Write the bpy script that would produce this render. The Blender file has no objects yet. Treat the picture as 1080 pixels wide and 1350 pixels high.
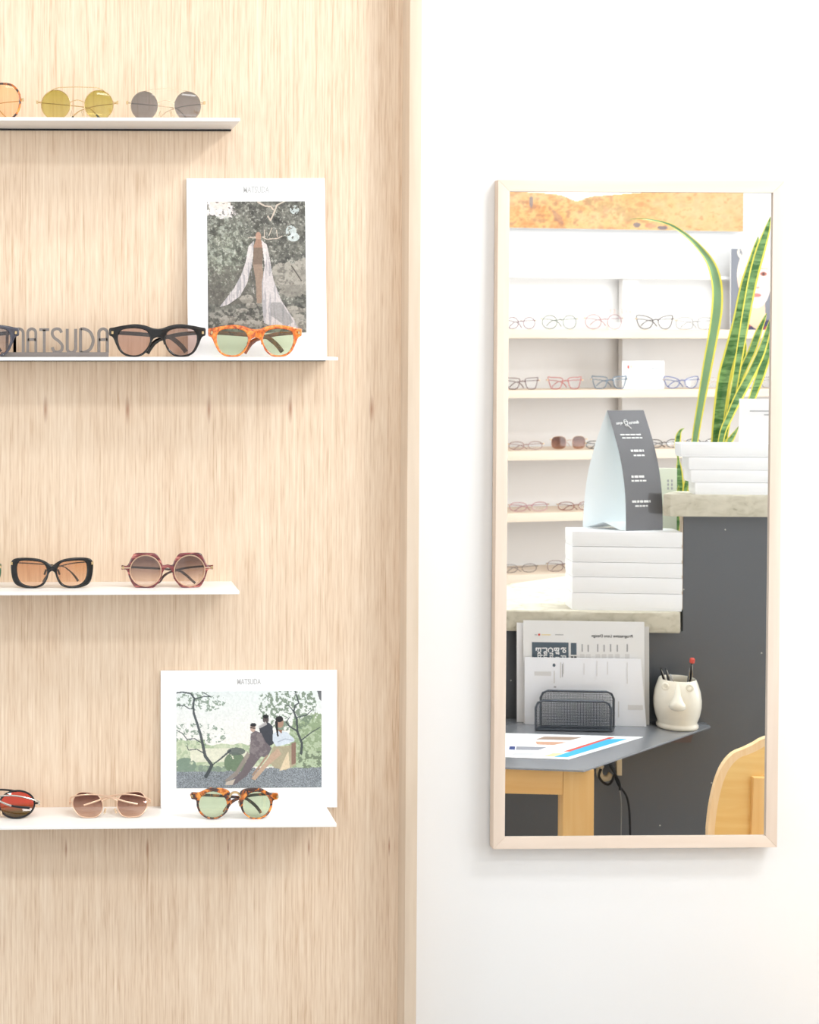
import bpy, bmesh, math, random
import numpy as np
from mathutils import Vector, Matrix

random.seed(7)
rng = np.random.default_rng(7)
S = bpy.context.scene
COL = S.collection
R = math.radians

# ------------------------------------------------------------------ camera
F_PX = 2000.0
YAW, PITCH = R(1.5), R(1.5)
CAM = Vector((0.0, -2.3, 1.6))
PPX = 50 + F_PX * math.tan(YAW)
PPY = 440 + F_PX * math.tan(PITCH)
c_f = Vector((math.sin(YAW) * math.cos(PITCH), math.cos(YAW) * math.cos(PITCH), -math.sin(PITCH)))
c_r = Vector((math.cos(YAW), -math.sin(YAW), 0))
c_u = c_r.cross(c_f)
cam = bpy.data.cameras.new('camera')
camo = bpy.data.objects.new('camera', cam)
COL.objects.link(camo)
camo.matrix_world = Matrix((
    (c_r.x, c_u.x, -c_f.x, CAM.x), (c_r.y, c_u.y, -c_f.y, CAM.y), (c_r.z, c_u.z, -c_f.z, CAM.z), (0, 0, 0, 1)))
cam.sensor_fit = 'AUTO'
cam.sensor_width = 36
cam.lens = F_PX * 36 / 1350
cam.shift_x = (540 - PPX) / 1350
cam.shift_y = (PPY - 675) / 1350
cam.clip_start = 0.05
cam.dof.use_dof = True
cam.dof.focus_distance = 2.28
cam.dof.aperture_fstop = 15
S.camera = camo

# ------------------------------------------------------------------ world, view, big lights
S.view_settings.view_transform = 'Standard'
S.view_settings.look = 'None'
S.view_settings.gamma = 1.0
S.view_settings.exposure = 0.22
S.view_settings.use_curve_mapping = False
S.cycles.max_bounces = 10
S.cycles.diffuse_bounces = 5
S.cycles.transparent_max_bounces = 24
S.cycles.caustics_reflective = False
S.cycles.caustics_refractive = False
w = bpy.data.worlds.new('daylight')
S.world = w
w.use_nodes = True
w.node_tree.nodes['Background'].inputs[0].default_value = (0.93, 0.97, 1.0, 1)
w.node_tree.nodes['Background'].inputs[1].default_value = 0.8

def area(name, loc, rot, sx, sy, power, col=(0.92, 0.965, 1.0)):
    l = bpy.data.lights.new(name, 'AREA')
    l.shape = 'RECTANGLE'; l.size = sx; l.size_y = sy; l.energy = power; l.color = col
    o = bpy.data.objects.new(name, l); COL.objects.link(o)
    o.location = loc; o.rotation_euler = rot
    return o

CEIL = 3.0
PANELS = [(0.3, -1.9), (2.1, -1.9), (2.9, -2.9), (1.1, -3.0), (1.95, -0.95)]
for i, (x, y) in enumerate(PANELS):
    area('ceiling_panel_lamp', (x, y, CEIL - 0.03), (0, 0, 0), 1.15, 0.28, (27 if y > -1 else 9) if y > -2.5 else 4)
# daylight falling in through the two wide shop windows
area('window_daylight', (-2.42, -1.6, 1.7), (0, R(-90), 0), 1.9, 2.4, 30, (0.95, 0.98, 1.0))
area('window_daylight', (4.02, -1.9, 1.7), (0, R(90), 0), 1.9, 2.6, 48, (0.95, 0.98, 1.0))

# ------------------------------------------------------------------ the mirror plane and pixel helpers
def unit(v):
    return v / v.length

M_ROLL, M_YAW, M_LEAN = R(0.12), R(-0.06), R(0.3)
M_C = Vector((0.9337, 0.028, 1.3170))
M_W, M_H = 0.4478, 1.0406
M_r = Vector((math.cos(M_YAW) * math.cos(M_ROLL), math.sin(M_YAW) * math.cos(M_ROLL), -math.sin(M_ROLL)))
M_n = Vector((math.sin(M_YAW) * math.cos(M_LEAN), -math.cos(M_YAW) * math.cos(M_LEAN), math.sin(M_LEAN)))
M_n = unit(M_n - M_r * M_n.dot(M_r))
M_u = M_r.cross(-M_n)
M_u = M_u if M_u.z > 0 else -M_u
GL = M_C - M_n * 0.0035          # a point of the glass (the frame front is M_C)

def ray(px, py):
    return c_f + c_r * ((px - PPX) / F_PX) - c_u * ((py - PPY) / F_PX)

def at(px, py, Y):
    d = ray(px, py)
    return CAM + d * ((Y - CAM.y) / d.y)

def mray(px, py):
    d = ray(px, py)
    t = (GL - CAM).dot(M_n) / d.dot(M_n)
    return CAM + d * t, d - 2 * d.dot(M_n) * M_n

class Frame:
    """an upright plane in the room: t runs along it, s comes out of it towards the mirror wall"""
    def __init__(self, x, y, deg):
        self.o = Vector((x, y, 0)); self.a = R(deg)
        self.u = Vector((math.cos(self.a), math.sin(self.a), 0)); self.n = Vector((-math.sin(self.a), math.cos(self.a), 0))
    def w(self, t, s, z):
        return self.o + self.u * t + self.n * s + Vector((0, 0, z))
    def loc(self, p):
        d = p - self.o
        return Vector((d.dot(self.u), d.dot(self.n), p.z))
    def m(self, px, py, s=0.0):
        """room point (t, s, z) seen in the mirror at this pixel, on the plane s"""
        o, d = mray(px, py)
        k = (self.o + self.n * s - o).dot(self.n) / d.dot(self.n)
        return self.loc(o + d * k)
    def mz(self, px, py, z):
        o, d = mray(px, py)
        return self.loc(o + d * ((z - o.z) / d.z))

FD = Frame(1.25, -0.98, 6.0)      # desk and counter
FW = Frame(2.40, -3.75, -10.0)    # eyewear wall behind the camera

# ------------------------------------------------------------------ materials
MATS = {}
def lin(c):
    c = [x / 255 for x in c]
    return tuple(x / 12.92 if x <= 0.04045 else ((x + 0.055) / 1.055) ** 2.4 for x in c) + (1,)

def mat(name, rgb, rough=0.5, metal=0.0, coat=0.0, noise=0.0, nscale=40, bump=0.0, spec=0.5):
    if name in MATS: return MATS[name]
    m = bpy.data.materials.new(name); m.use_nodes = True; MATS[name] = m
    nt = m.node_tree; b = nt.nodes['Principled BSDF']
    b.inputs['Base Color'].default_value = lin(rgb)
    b.inputs['Roughness'].default_value = rough
    b.inputs['Metallic'].default_value = metal
    b.inputs['Coat Weight'].default_value = coat
    b.inputs['Specular IOR Level'].default_value = spec
    tc = nt.nodes.new('ShaderNodeTexCoord')
    n = nt.nodes.new('ShaderNodeTexNoise'); n.inputs['Scale'].default_value = nscale; n.inputs['Detail'].default_value = 4
    nt.links.new(tc.outputs['Object'], n.inputs['Vector'])
    if noise > 0:
        mx = nt.nodes.new('ShaderNodeMix'); mx.data_type = 'RGBA'
        c = lin(rgb)
        mx.inputs[6].default_value = tuple(min(1, v * (1 + noise)) for v in c[:3]) + (1,)
        mx.inputs[7].default_value = tuple(v * (1 - noise) for v in c[:3]) + (1,)
        nt.links.new(n.outputs['Fac'], mx.inputs[0]); nt.links.new(mx.outputs[2], b.inputs['Base Color'])
    if bump > 0:
        bp = nt.nodes.new('ShaderNodeBump'); bp.inputs['Strength'].default_value = bump; bp.inputs['Distance'].default_value = 0.002
        nt.links.new(n.outputs['Fac'], bp.inputs['Height']); nt.links.new(bp.outputs['Normal'], b.inputs['Normal'])
    return m

def ramp_mat(name, stops, scale, rough=0.25, coat=0.6, stretch=(1, 1, 1), detail=3, dist=0.6, spec=0.5):
    """colour ramp over stretched noise: tortoiseshell, wood, concrete"""
    if name in MATS: return MATS[name]
    m = bpy.data.materials.new(name); m.use_nodes = True; MATS[name] = m
    nt = m.node_tree; b = nt.nodes['Principled BSDF']
    b.inputs['Roughness'].default_value = rough; b.inputs['Coat Weight'].default_value = coat
    b.inputs['Specular IOR Level'].default_value = spec
    tc = nt.nodes.new('ShaderNodeTexCoord'); mp = nt.nodes.new('ShaderNodeMapping')
    mp.inputs['Scale'].default_value = stretch
    n = nt.nodes.new('ShaderNodeTexNoise'); n.inputs['Scale'].default_value = scale
    n.inputs['Detail'].default_value = detail; n.inputs['Distortion'].default_value = dist
    cr = nt.nodes.new('ShaderNodeValToRGB')
    el = cr.color_ramp.elements
    while len(el) < len(stops): el.new(0.5)
    for e, (p, c) in zip(el, stops): e.position = p; e.color = lin(c)
    nt.links.new(tc.outputs['Object'], mp.inputs['Vector']); nt.links.new(mp.outputs[0], n.inputs['Vector'])
    nt.links.new(n.outputs['Fac'], cr.inputs[0]); nt.links.new(cr.outputs[0], b.inputs['Base Color'])
    return m

def lens_mat(name, top, bot, z0=0.0, z1=0.045, refl=0.12):
    """thin tinted lens: coloured see-through film with a clear reflection"""
    if name in MATS: return MATS[name]
    m = bpy.data.materials.new(name); m.use_nodes = True; MATS[name] = m
    nt = m.node_tree; nt.nodes.clear()
    out = nt.nodes.new('ShaderNodeOutputMaterial')
    tr = nt.nodes.new('ShaderNodeBsdfTransparent'); gl = nt.nodes.new('ShaderNodeBsdfGlossy')
    gl.inputs['Roughness'].default_value = 0.02
    tc = nt.nodes.new('ShaderNodeTexCoord'); sp = nt.nodes.new('ShaderNodeSeparateXYZ')
    mr = nt.nodes.new('ShaderNodeMapRange'); mr.inputs[1].default_value = z0; mr.inputs[2].default_value = z1
    mx = nt.nodes.new('ShaderNodeMix'); mx.data_type = 'RGBA'
    sq = lambda c: tuple(v ** 0.5 for v in lin(c)[:3]) + (1,)   # light crosses two faces of the lens
    mx.inputs[6].default_value = sq(bot); mx.inputs[7].default_value = sq(top)
    nt.links.new(tc.outputs['Object'], sp.inputs[0]); nt.links.new(sp.outputs['Z'], mr.inputs[0])
    nt.links.new(mr.outputs[0], mx.inputs[0]); nt.links.new(mx.outputs[2], tr.inputs[0])
    lw = nt.nodes.new('ShaderNodeLayerWeight'); lw.inputs[0].default_value = 0.35
    ma = nt.nodes.new('ShaderNodeMath'); ma.operation = 'MULTIPLY_ADD'
    ma.inputs[1].default_value = 0.5 if refl > 0.03 else 0.12; ma.inputs[2].default_value = refl; ma.use_clamp = True
    ms = nt.nodes.new('ShaderNodeMixShader')
    nt.links.new(lw.outputs['Fresnel'], ma.inputs[0]); nt.links.new(ma.outputs[0], ms.inputs[0])
    nt.links.new(tr.outputs[0], ms.inputs[1]); nt.links.new(gl.outputs[0], ms.inputs[2])
    nt.links.new(ms.outputs[0], out.inputs[0])
    return m

def vcol_mat(name, rough=0.6, spec=0.3, coat=0.0):
    if name in MATS: return MATS[name]
    m = bpy.data.materials.new(name); m.use_nodes = True; MATS[name] = m
    nt = m.node_tree; b = nt.nodes['Principled BSDF']
    a = nt.nodes.new('ShaderNodeAttribute'); a.attribute_name = 'ink'
    nt.links.new(a.outputs['Color'], b.inputs['Base Color'])
    b.inputs['Roughness'].default_value = rough; b.inputs['Specular IOR Level'].default_value = spec
    b.inputs['Coat Weight'].default_value = coat
    return m

def veneer_mat():
    m = bpy.data.materials.new('oak_veneer'); m.use_nodes = True
    nt = m.node_tree; L = nt.links; N = nt.nodes; b = N['Principled BSDF']
    b.inputs['Roughness'].default_value = 0.55; b.inputs['Specular IOR Level'].default_value = 0.25
    tc = N.new('ShaderNodeTexCoord')
    def noise(scale, sc, det=3, dist=0.0, rgh=0.6):
        mp = N.new('ShaderNodeMapping'); mp.inputs['Scale'].default_value = sc
        n = N.new('ShaderNodeTexNoise'); n.inputs['Scale'].default_value = scale
        n.inputs['Detail'].default_value = det; n.inputs['Distortion'].default_value = dist; n.inputs['Roughness'].default_value = rgh
        L.new(tc.outputs['Object'], mp.inputs['Vector']); L.new(mp.outputs[0], n.inputs['Vector'])
        return n.outputs['Fac']
    def math_(op, a, bb=None, c=None, clamp=False):
        n = N.new('ShaderNodeMath'); n.operation = op; n.use_clamp = clamp
        for i, v in enumerate((a, bb, c)):
            if v is None: continue
            if isinstance(v, (int, float)): n.inputs[i].default_value = v
            else: L.new(v, n.inputs[i])
        return n.outputs[0]
    pores = noise(420, (1, 1, 0.045), 2, 0.15, 0.6)
    grain = noise(230, (1, 1, 0.016), 2, 0.25)
    broad = noise(14, (1, 1, 0.16), 2, 0.8)
    mix = math_('ADD', math_('MULTIPLY', pores, 0.45), math_('ADD', math_('MULTIPLY', grain, 0.45), math_('MULTIPLY', broad, 0.20)))
    cr = N.new('ShaderNodeValToRGB'); el = cr.color_ramp.elements
    el[0].position = 0.36; el[0].color = lin(V_DARK)
    el[1].position = 0.72; el[1].color = lin(V_LITE)
    e = el.new(0.52); e.color = lin(V_MID)
    L.new(mix, cr.inputs[0])
    # little pin knots that repeat on every leaf of the slip-matched veneer
    sp = N.new('ShaderNodeSeparateXYZ'); L.new(tc.outputs['Object'], sp.inputs[0])
    masks = []
    P = 0.1243
    for (x0, z0, rx, rz) in ((0.0115, 1.485, 0.0040, 0.024), (0.0425, 0.812, 0.0022, 0.018)):
        xm = math_('SUBTRACT', math_('FLOORED_MODULO', math_('SUBTRACT', sp.outputs['X'], x0 - P / 2), P), P / 2)
        xm = math_('ADD', xm, math_('MULTIPLY', math_('SUBTRACT', grain, 0.5), 0.004))
        zz = math_('SUBTRACT', sp.outputs['Z'], z0)
        d = math_('SQRT', math_('ADD', math_('POWER', math_('DIVIDE', math_('ABSOLUTE', xm), rx), 2), math_('POWER', math_('DIVIDE', math_('ABSOLUTE', zz), rz), 2)))
        masks.append(math_('SUBTRACT', 1.0, d, clamp=True))
    mk = math_('MULTIPLY', math_('ADD', masks[0], masks[1], clamp=True), math_('ADD', pores, 0.35), clamp=True)
    mx = N.new('ShaderNodeMix'); mx.data_type = 'RGBA'
    L.new(mk, mx.inputs[0]); L.new(cr.outputs[0], mx.inputs[6]); mx.inputs[7].default_value = lin((164, 116, 92))
    L.new(mx.outputs[2], b.inputs['Base Color'])
    bp = N.new('ShaderNodeBump'); bp.inputs['Strength'].default_value = 0.15; bp.inputs['Distance'].default_value = 0.0006
    L.new(pores, bp.inputs['Height']); L.new(bp.outputs['Normal'], b.inputs['Normal'])
    return m

V_DARK, V_MID, V_LITE = (198, 165, 135), (223, 198, 172), (237, 217, 194)
WHITE_PAINT = mat('white_wall_paint', (234, 233, 232), 0.6, noise=0.01, nscale=3)
CEIL_PAINT = mat('ceiling_paint', (240, 240, 238), 0.7)
STEEL_WHITE = mat('white_powder_coated_steel', (240, 237, 233), 0.35)
VENEER = veneer_mat()
EDGE_WOOD = ramp_mat('pale_edge_banding', [(0.3, (204, 184, 162)), (0.7, (214, 196, 176))], 60, 0.5, 0, (1, 1, 0.08), 3, 0.3, 0.3)
FRAME_WOOD_V = ramp_mat('pale_maple_upright', [(0.3, (218, 199, 182)), (0.7, (227, 211, 196))], 50, 0.5, 0, (1, 1, 0.06), 3, 0.3, 0.3)
FRAME_WOOD_H = ramp_mat('pale_maple_rail', [(0.3, (218, 199, 182)), (0.7, (227, 211, 196))], 50, 0.5, 0, (0.06, 1, 1), 3, 0.3, 0.3)
SHELF_WOOD = ramp_mat('pale_birch_shelf', [(0.3, (222, 202, 180)), (0.7, (230, 213, 193))], 30, 0.5, 0, (0.1, 1, 1), 3, 0.3, 0.3)
DESK_WOOD = ramp_mat('golden_beech', [(0.3, (236, 186, 116)), (0.7, (246, 206, 142))], 40, 0.45, 0.1, (1, 1, 0.06), 4, 0.5, 0.4)
DESK_WOOD_H = ramp_mat('golden_beech_rail', [(0.3, (234, 182, 112)), (0.7, (244, 200, 134))], 40, 0.45, 0.1, (0.06, 1, 1), 4, 0.5, 0.4)
PLY_FACE = ramp_mat('honey_plywood', [(0.3, (234, 186, 108)), (0.7, (242, 202, 128))], 60, 0.4, 0.2, (0.1, 1, 1), 4, 0.6, 0.4)
PLY_EDGE = ramp_mat('laminated_ply_edge', [(0.3, (240, 202, 152)), (0.7, (246, 214, 170))], 120, 0.5, 0, (1, 0.1, 0.1), 2, 0.1, 0.3)
CARD_WHITE = mat('white_card', (248, 248, 249), 0.55, spec=0.3)
BOX_WHITE = mat('white_box_board', (250, 251, 252), 0.5, spec=0.3)
CONCRETE = ramp_mat('pale_concrete', [(0.24, (150, 144, 126)), (0.34, (196, 190, 170)), (0.5, (208, 202, 184)), (0.75, (216, 210, 192))], 40, 0.75, 0, (1, 1, 1.6), 8, 0.8, 0.3)
DARK_PANEL = None
def dark_panel_mat():
    m = bpy.data.materials.new('charcoal_laminate'); m.use_nodes = True
    nt = m.node_tree; b = nt.nodes['Principled BSDF']; b.inputs['Roughness'].default_value = 0.42; b.inputs['Specular IOR Level'].default_value = 0.9
    tc = nt.nodes.new('ShaderNodeTexCoord'); v = nt.nodes.new('ShaderNodeTexVoronoi'); v.inputs['Scale'].default_value = 6.5; v.voronoi_dimensions = '2D'
    sx = nt.nodes.new('ShaderNodeSeparateXYZ'); cx = nt.nodes.new('ShaderNodeCombineXYZ')
    nt.links.new(tc.outputs['Object'], sx.inputs[0]); nt.links.new(sx.outputs['X'], cx.inputs['X']); nt.links.new(sx.outputs['Z'], cx.inputs['Y']); nt.links.new(cx.outputs[0], v.inputs['Vector'])
    cmpn = nt.nodes.new('ShaderNodeMath'); cmpn.operation = 'LESS_THAN'; cmpn.inputs[1].default_value = 0.011
    nt.links.new(v.outputs['Distance'], cmpn.inputs[0])
    mx = nt.nodes.new('ShaderNodeMix'); mx.data_type = 'RGBA'
    mx.inputs[6].default_value = lin((81, 84, 88)); mx.inputs[7].default_value = lin((190, 186, 176))
    nt.links.new(cmpn.outputs[0], mx.inputs[0]); nt.links.new(mx.outputs[2], b.inputs['Base Color'])
    return m
DARK_PANEL = dark_panel_mat()
SHEET_STEEL = mat('blackened_steel_top', (150, 153, 158), 0.24, 0.45, noise=0.12, nscale=9)
BLACK_GLOSS = mat('black_acetate', (18, 17, 18), 0.08, coat=0.5, spec=0.3)
BLACK_METAL = mat('black_metal', (38, 38, 40), 0.35, 0.5)
GREY_METAL = mat('warm_grey_metal', (128, 120, 116), 0.4, 0.35)
GOLD = mat('pale_gold_metal', (214, 186, 140), 0.22, 0.9)
ROSE = mat('rose_gold_metal', (226, 192, 166), 0.3, 0.75)
SILVER = mat('silver_metal', (196, 192, 184), 0.22, 0.9)
CLEARISH = mat('champagne_metal', (232, 212, 184), 0.25, 0.6)
DARK_TORT = ramp_mat('dark_tortoiseshell', [(0.30, (30, 17, 16)), (0.50, (70, 34, 20)), (0.58, (196, 104, 32)), (0.72, (238, 160, 66))], 75, 0.12, 1.0, (1, 1, 1), 2, 1.2)
AMBER = ramp_mat('amber_tortoiseshell', [(0.28, (120, 44, 14)), (0.45, (206, 94, 28)), (0.62, (238, 142, 48)), (0.8, (250, 184, 96))], 120, 0.14, 1.0, (1, 1, 1), 3, 1.4)
BURGUNDY = ramp_mat('burgundy_striped_acetate', [(0.35, (74, 20, 26)), (0.56, (128, 46, 48)), (0.66, (214, 136, 120)), (0.75, (120, 40, 44))], 120, 0.14, 1.0, (0.35, 1, 1.6), 3, 0.8)
GREEN_ACE = mat('dark_green_acetate', (40, 92, 62), 0.15, coat=1.0)
BLUE_BLACK = mat('ink_blue_acetate', (52, 52, 66), 0.12, coat=1.0)
L_OLIVE = lens_mat('olive_lens', (196, 188, 96), (222, 214, 140), 0, 0.045, 0.05)
L_GREY = lens_mat('grey_lens', (140, 142, 150), (160, 162, 170), 0, 0.045, 0.05)
L_PEACH = lens_mat('peach_lens', (255, 226, 190), (255, 232, 205), 0, 0.045, 0.03)
L_ROSE = lens_mat('rose_brown_lens', (206, 180, 172), (218, 190, 180), 0, 0.045, 0.05)
L_SMOKE = lens_mat('smoke_gradient_lens', (176, 168, 172), (236, 220, 218), 0, 0.045, 0.04)
L_GREEN = lens_mat('green_lens', (196, 208, 176), (208, 220, 190), 0, 0.045, 0.05)
L_ORANGE = lens_mat('orange_gradient_lens', (222, 172, 132), (250, 222, 198), 0, 0.045, 0.05)
L_BROWN = lens_mat('brown_gradient_lens', (116, 92, 90), (252, 232, 218), 0.006, 0.04, 0.07)
L_PLUM = lens_mat('plum_gradient_lens', (112, 74, 72), (244, 216, 200), 0.004, 0.036, 0.04)
L_RED = lens_mat('red_lens', (232, 92, 72), (120, 110, 70), 0.010, 0.024, 0.04)
L_CLEAR = lens_mat('clear_lens', (250, 250, 250), (252, 252, 252), 0, 0.045, 0.01)
L_TAN = lens_mat('tan_brown_lens', (120, 74, 56), (190, 140, 112), 0, 0.04, 0.04)
INK = mat('black_ink', (40, 42, 46), 0.6)
INK_GREY = mat('grey_ink', (176, 176, 178), 0.6)
INK_PALE = mat('pale_grey_ink', (224, 223, 222), 0.6)
INK_WHITE = mat('white_ink', (245, 245, 245), 0.6)
INK_RED = mat('red_ink', (214, 84, 70), 0.6)
INK_BLUE = mat('blue_ink', (64, 176, 222), 0.6)
INK_SLATE = mat('slate_blue_ink', (84, 98, 110), 0.6)
INK_YELLOW = mat('pale_yellow_ink', (246, 226, 160), 0.6)

# ------------------------------------------------------------------ mesh helpers
class MB:
    def __init__(self): self.v = []; self.f = []; self.mi = []
    def add(self, vs, fs, mi=0):
        k = len(self.v); self.v += [tuple(p) for p in vs]
        self.f += [tuple(k + i for i in f) for f in fs]; self.mi += [mi] * len(fs)
        return self
    def box(self, x0, x1, y0, y1, z0, z1, mi=0):
        vs = [(x, y, z) for z in (z0, z1) for y in (y0, y1) for x in (x0, x1)]
        return self.add(vs, [(0, 2, 3, 1), (4, 5, 7, 6), (0, 1, 5, 4), (2, 6, 7, 3), (0, 4, 6, 2), (1, 3, 7, 5)], mi)
    def prism(self, poly, z0, z1, mi=0):
        n = len(poly)
        vs = [(x, y, z0) for x, y in poly] + [(x, y, z1) for x, y in poly]
        fs = [tuple(range(n))[::-1], tuple(range(n, 2 * n))] + [(i, (i + 1) % n, n + (i + 1) % n, n + i) for i in range(n)]
        return self.add(vs, fs, mi)
    def tube(self, pts, r, closed=False, seg=8, mi=0, flat=None, up=None):
        """sweep; flat=(a,b) gives an elliptic section: a along 'side', b along up"""
        P = [Vector(p) for p in pts]; n = len(P); rings = []
        upv = Vector(up) if up else None
        last = None
        for i in range(n):
            a = P[i - 1] if (i > 0 or closed) else P[i]
            b = P[(i + 1) % n] if (i < n - 1 or closed) else P[i]
            t = (b - a)
            t = t.normalized() if t.length > 1e-9 else Vector((1, 0, 0))
            ref = upv if upv is not None else (last if last is not None else (Vector((0, 0, 1)) if abs(t.z) < 0.9 else Vector((0, 1, 0))))
            n1 = ref - t * ref.dot(t)
            if n1.length < 1e-6: n1 = Vector((0, 1, 0)) - t * t.y
            n1.normalize(); n2 = t.cross(n1); last = n1
            rr = r[i] if isinstance(r, (list, tuple)) else r
            fa, fb = flat if flat else (1, 1)
            rings.append([P[i] + n1 * (math.cos(q) * rr * fb) + n2 * (math.sin(q) * rr * fa) for q in [2 * math.pi * (k + 0.5) / seg for k in range(seg)]])
        vs = [p for rg in rings for p in rg]; fs = []
        m = n if closed else n - 1
        for i in range(m):
            j = (i + 1) % n
            for k in range(seg):
                fs.append((i * seg + k, i * seg + (k + 1) % seg, j * seg + (k + 1) % seg, j * seg + k))
        if not closed:
            fs.append(tuple(range(seg))[::-1]); fs.append(tuple((n - 1) * seg + k for k in range(seg)))
        return self.add(vs, fs, mi)
    def lathe(self, prof, seg=40, cx=0, cy=0, mi=0):
        n = len(prof)
        vs = [(cx + r * math.cos(2 * math.pi * k / seg), cy + r * math.sin(2 * math.pi * k / seg), z) for r, z in prof for k in range(seg)]
        fs = [(i * seg + k, i * seg + (k + 1) % seg, (i + 1) * seg + (k + 1) % seg, (i + 1) * seg + k) for i in range(n - 1) for k in range(seg)]
        return self.add(vs, fs, mi)

def tag(o, label=None, cat=None, group=None, kind=None):
    if label: o['label'] = label
    if cat: o['category'] = cat
    if group: o['group'] = group
    if kind: o['kind'] = kind
    return o

def build(name, mb, mats, parent=None, smooth=False, bevel=0.0, angle=40):
    me = bpy.data.meshes.new(name)
    me.from_pydata(mb.v, [], mb.f)
    if not isinstance(mats, (list, tuple)): mats = [mats]
    for m in mats: me.materials.append(m)
    if len(mats) > 1: me.polygons.foreach_set('material_index', mb.mi)
    bm = bmesh.new(); bm.from_mesh(me)
    bmesh.ops.recalc_face_normals(bm, faces=bm.faces)
    if bevel > 0:
        es = [e for e in bm.edges if len(e.link_faces) == 2 and e.calc_face_angle(0) > 0.5]
        bmesh.ops.bevel(bm, geom=es, offset=bevel, segments=2, affect='EDGES', profile=0.7)
    bm.to_mesh(me); bm.free()
    if smooth or bevel > 0:
        me.polygons.foreach_set('use_smooth', [True] * len(me.polygons))
        try: me.set_sharp_from_angle(angle=R(angle))
        except Exception: pass
    o = bpy.data.objects.new(name, me); COL.objects.link(o)
    if parent is not None: o.parent = parent
    return o

def empty(name, loc=(0, 0, 0), rot=(0, 0, 0)):
    o = bpy.data.objects.new(name, None); COL.objects.link(o)
    o.location = loc; o.rotation_euler = rot; o.empty_display_size = 0.05
    return o

def thing_in(FR, name, t, s, z, label, cat, group=None, rz=0.0):
    o = empty(name, FR.w(t, s, z), (0, 0, FR.a + rz))
    return tag(o, label, cat, group)

def put(o, FR, t, s, z, rz=0.0):
    o.location = FR.w(t, s, z); o.rotation_euler = (0, 0, FR.a + rz)
    return o

def smooth_path(pts, n, closed=False):
    """Catmull-Rom resample"""
    P = np.array(pts, float); m = len(P); out = []
    segs = m if closed else m - 1
    for i in range(segs):
        if closed: a, b, c, d = P[(i - 1) % m], P[i], P[(i + 1) % m], P[(i + 2) % m]
        else: a, b, c, d = P[max(i - 1, 0)], P[i], P[i + 1], P[min(i + 2, m - 1)]
        for k in range(n):
            t = k / n
            out.append(tuple(0.5 * ((2 * b) + (-a + c) * t + (2 * a - 5 * b + 4 * c - d) * t * t + (-a + 3 * b - 3 * c + d) * t ** 3)))
    if not closed: out.append(tuple(P[-1]))
    return out

def plate(name, outlines, depth, bev, material, parent=None, wrap=0.0, y0=0.0):
    """flat outline with holes, given as (x,z) rings, extruded along y and wrapped a little"""
    cu = bpy.data.curves.new(name, 'CURVE'); cu.dimensions = '2D'; cu.fill_mode = 'BOTH'
    cu.extrude = max(depth / 2 - bev, 0.00005); cu.bevel_depth = bev; cu.bevel_resolution = 2; cu.offset = -bev
    for ring in outlines:
        sp = cu.splines.new('POLY'); sp.points.add(len(ring) - 1); sp.use_cyclic_u = True
        for p, (x, z) in zip(sp.points, ring): p.co = (x, z, 0, 1)
    co = bpy.data.objects.new(name, cu); COL.objects.link(co)
    dg = bpy.context.evaluated_depsgraph_get()
    me = bpy.data.meshes.new_from_object(co.evaluated_get(dg))
    bpy.data.objects.remove(co); bpy.data.curves.remove(cu)
    for v in me.vertices:
        x, z, y = v.co
        v.co = (x, -y + y0 + wrap * x * x, z)
    me.name = name; me.materials.clear(); me.materials.append(material)
    bm = bmesh.new(); bm.from_mesh(me); bmesh.ops.remove_doubles(bm, verts=bm.verts, dist=1e-6)
    bmesh.ops.recalc_face_normals(bm, faces=bm.faces); bm.to_mesh(me); bm.free()
    me.polygons.foreach_set('use_smooth', [True] * len(me.polygons))
    try: me.set_sharp_from_angle(angle=R(50))
    except Exception: pass
    o = bpy.data.objects.new(name, me); COL.objects.link(o)
    if parent is not None: o.parent = parent
    return o

def words(body, size, material, parent, loc, rot, name='lettering', align='CENTER', sx=1.0, ext=0.00008, bold=0.0):
    cu = bpy.data.curves.new(name, 'FONT'); cu.body = body; cu.size = size
    cu.align_x = align; cu.align_y = 'CENTER'; cu.extrude = ext; cu.offset = bold; cu.resolution_u = 2
    co = bpy.data.objects.new(name, cu); COL.objects.link(co)
    dg = bpy.context.evaluated_depsgraph_get()
    me = bpy.data.meshes.new_from_object(co.evaluated_get(dg))
    bpy.data.objects.remove(co); bpy.data.curves.remove(cu)
    me.name = name; me.materials.clear(); me.materials.append(material)
    for v in me.vertices: v.co.x *= sx
    o = bpy.data.objects.new(name, me); COL.objects.link(o)
    o.parent = parent; o.location = loc; o.rotation_euler = rot
    return o
TO_CAM = (R(90), 0, 0)            # lettering that faces -y
TO_MIRROR = (R(90), 0, R(180))    # lettering that faces +y

def s2l(a):
    a = np.clip(a, 0, 1)
    return np.where(a <= 0.04045, a / 12.92, ((a + 0.055) / 1.055) ** 2.4)

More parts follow.
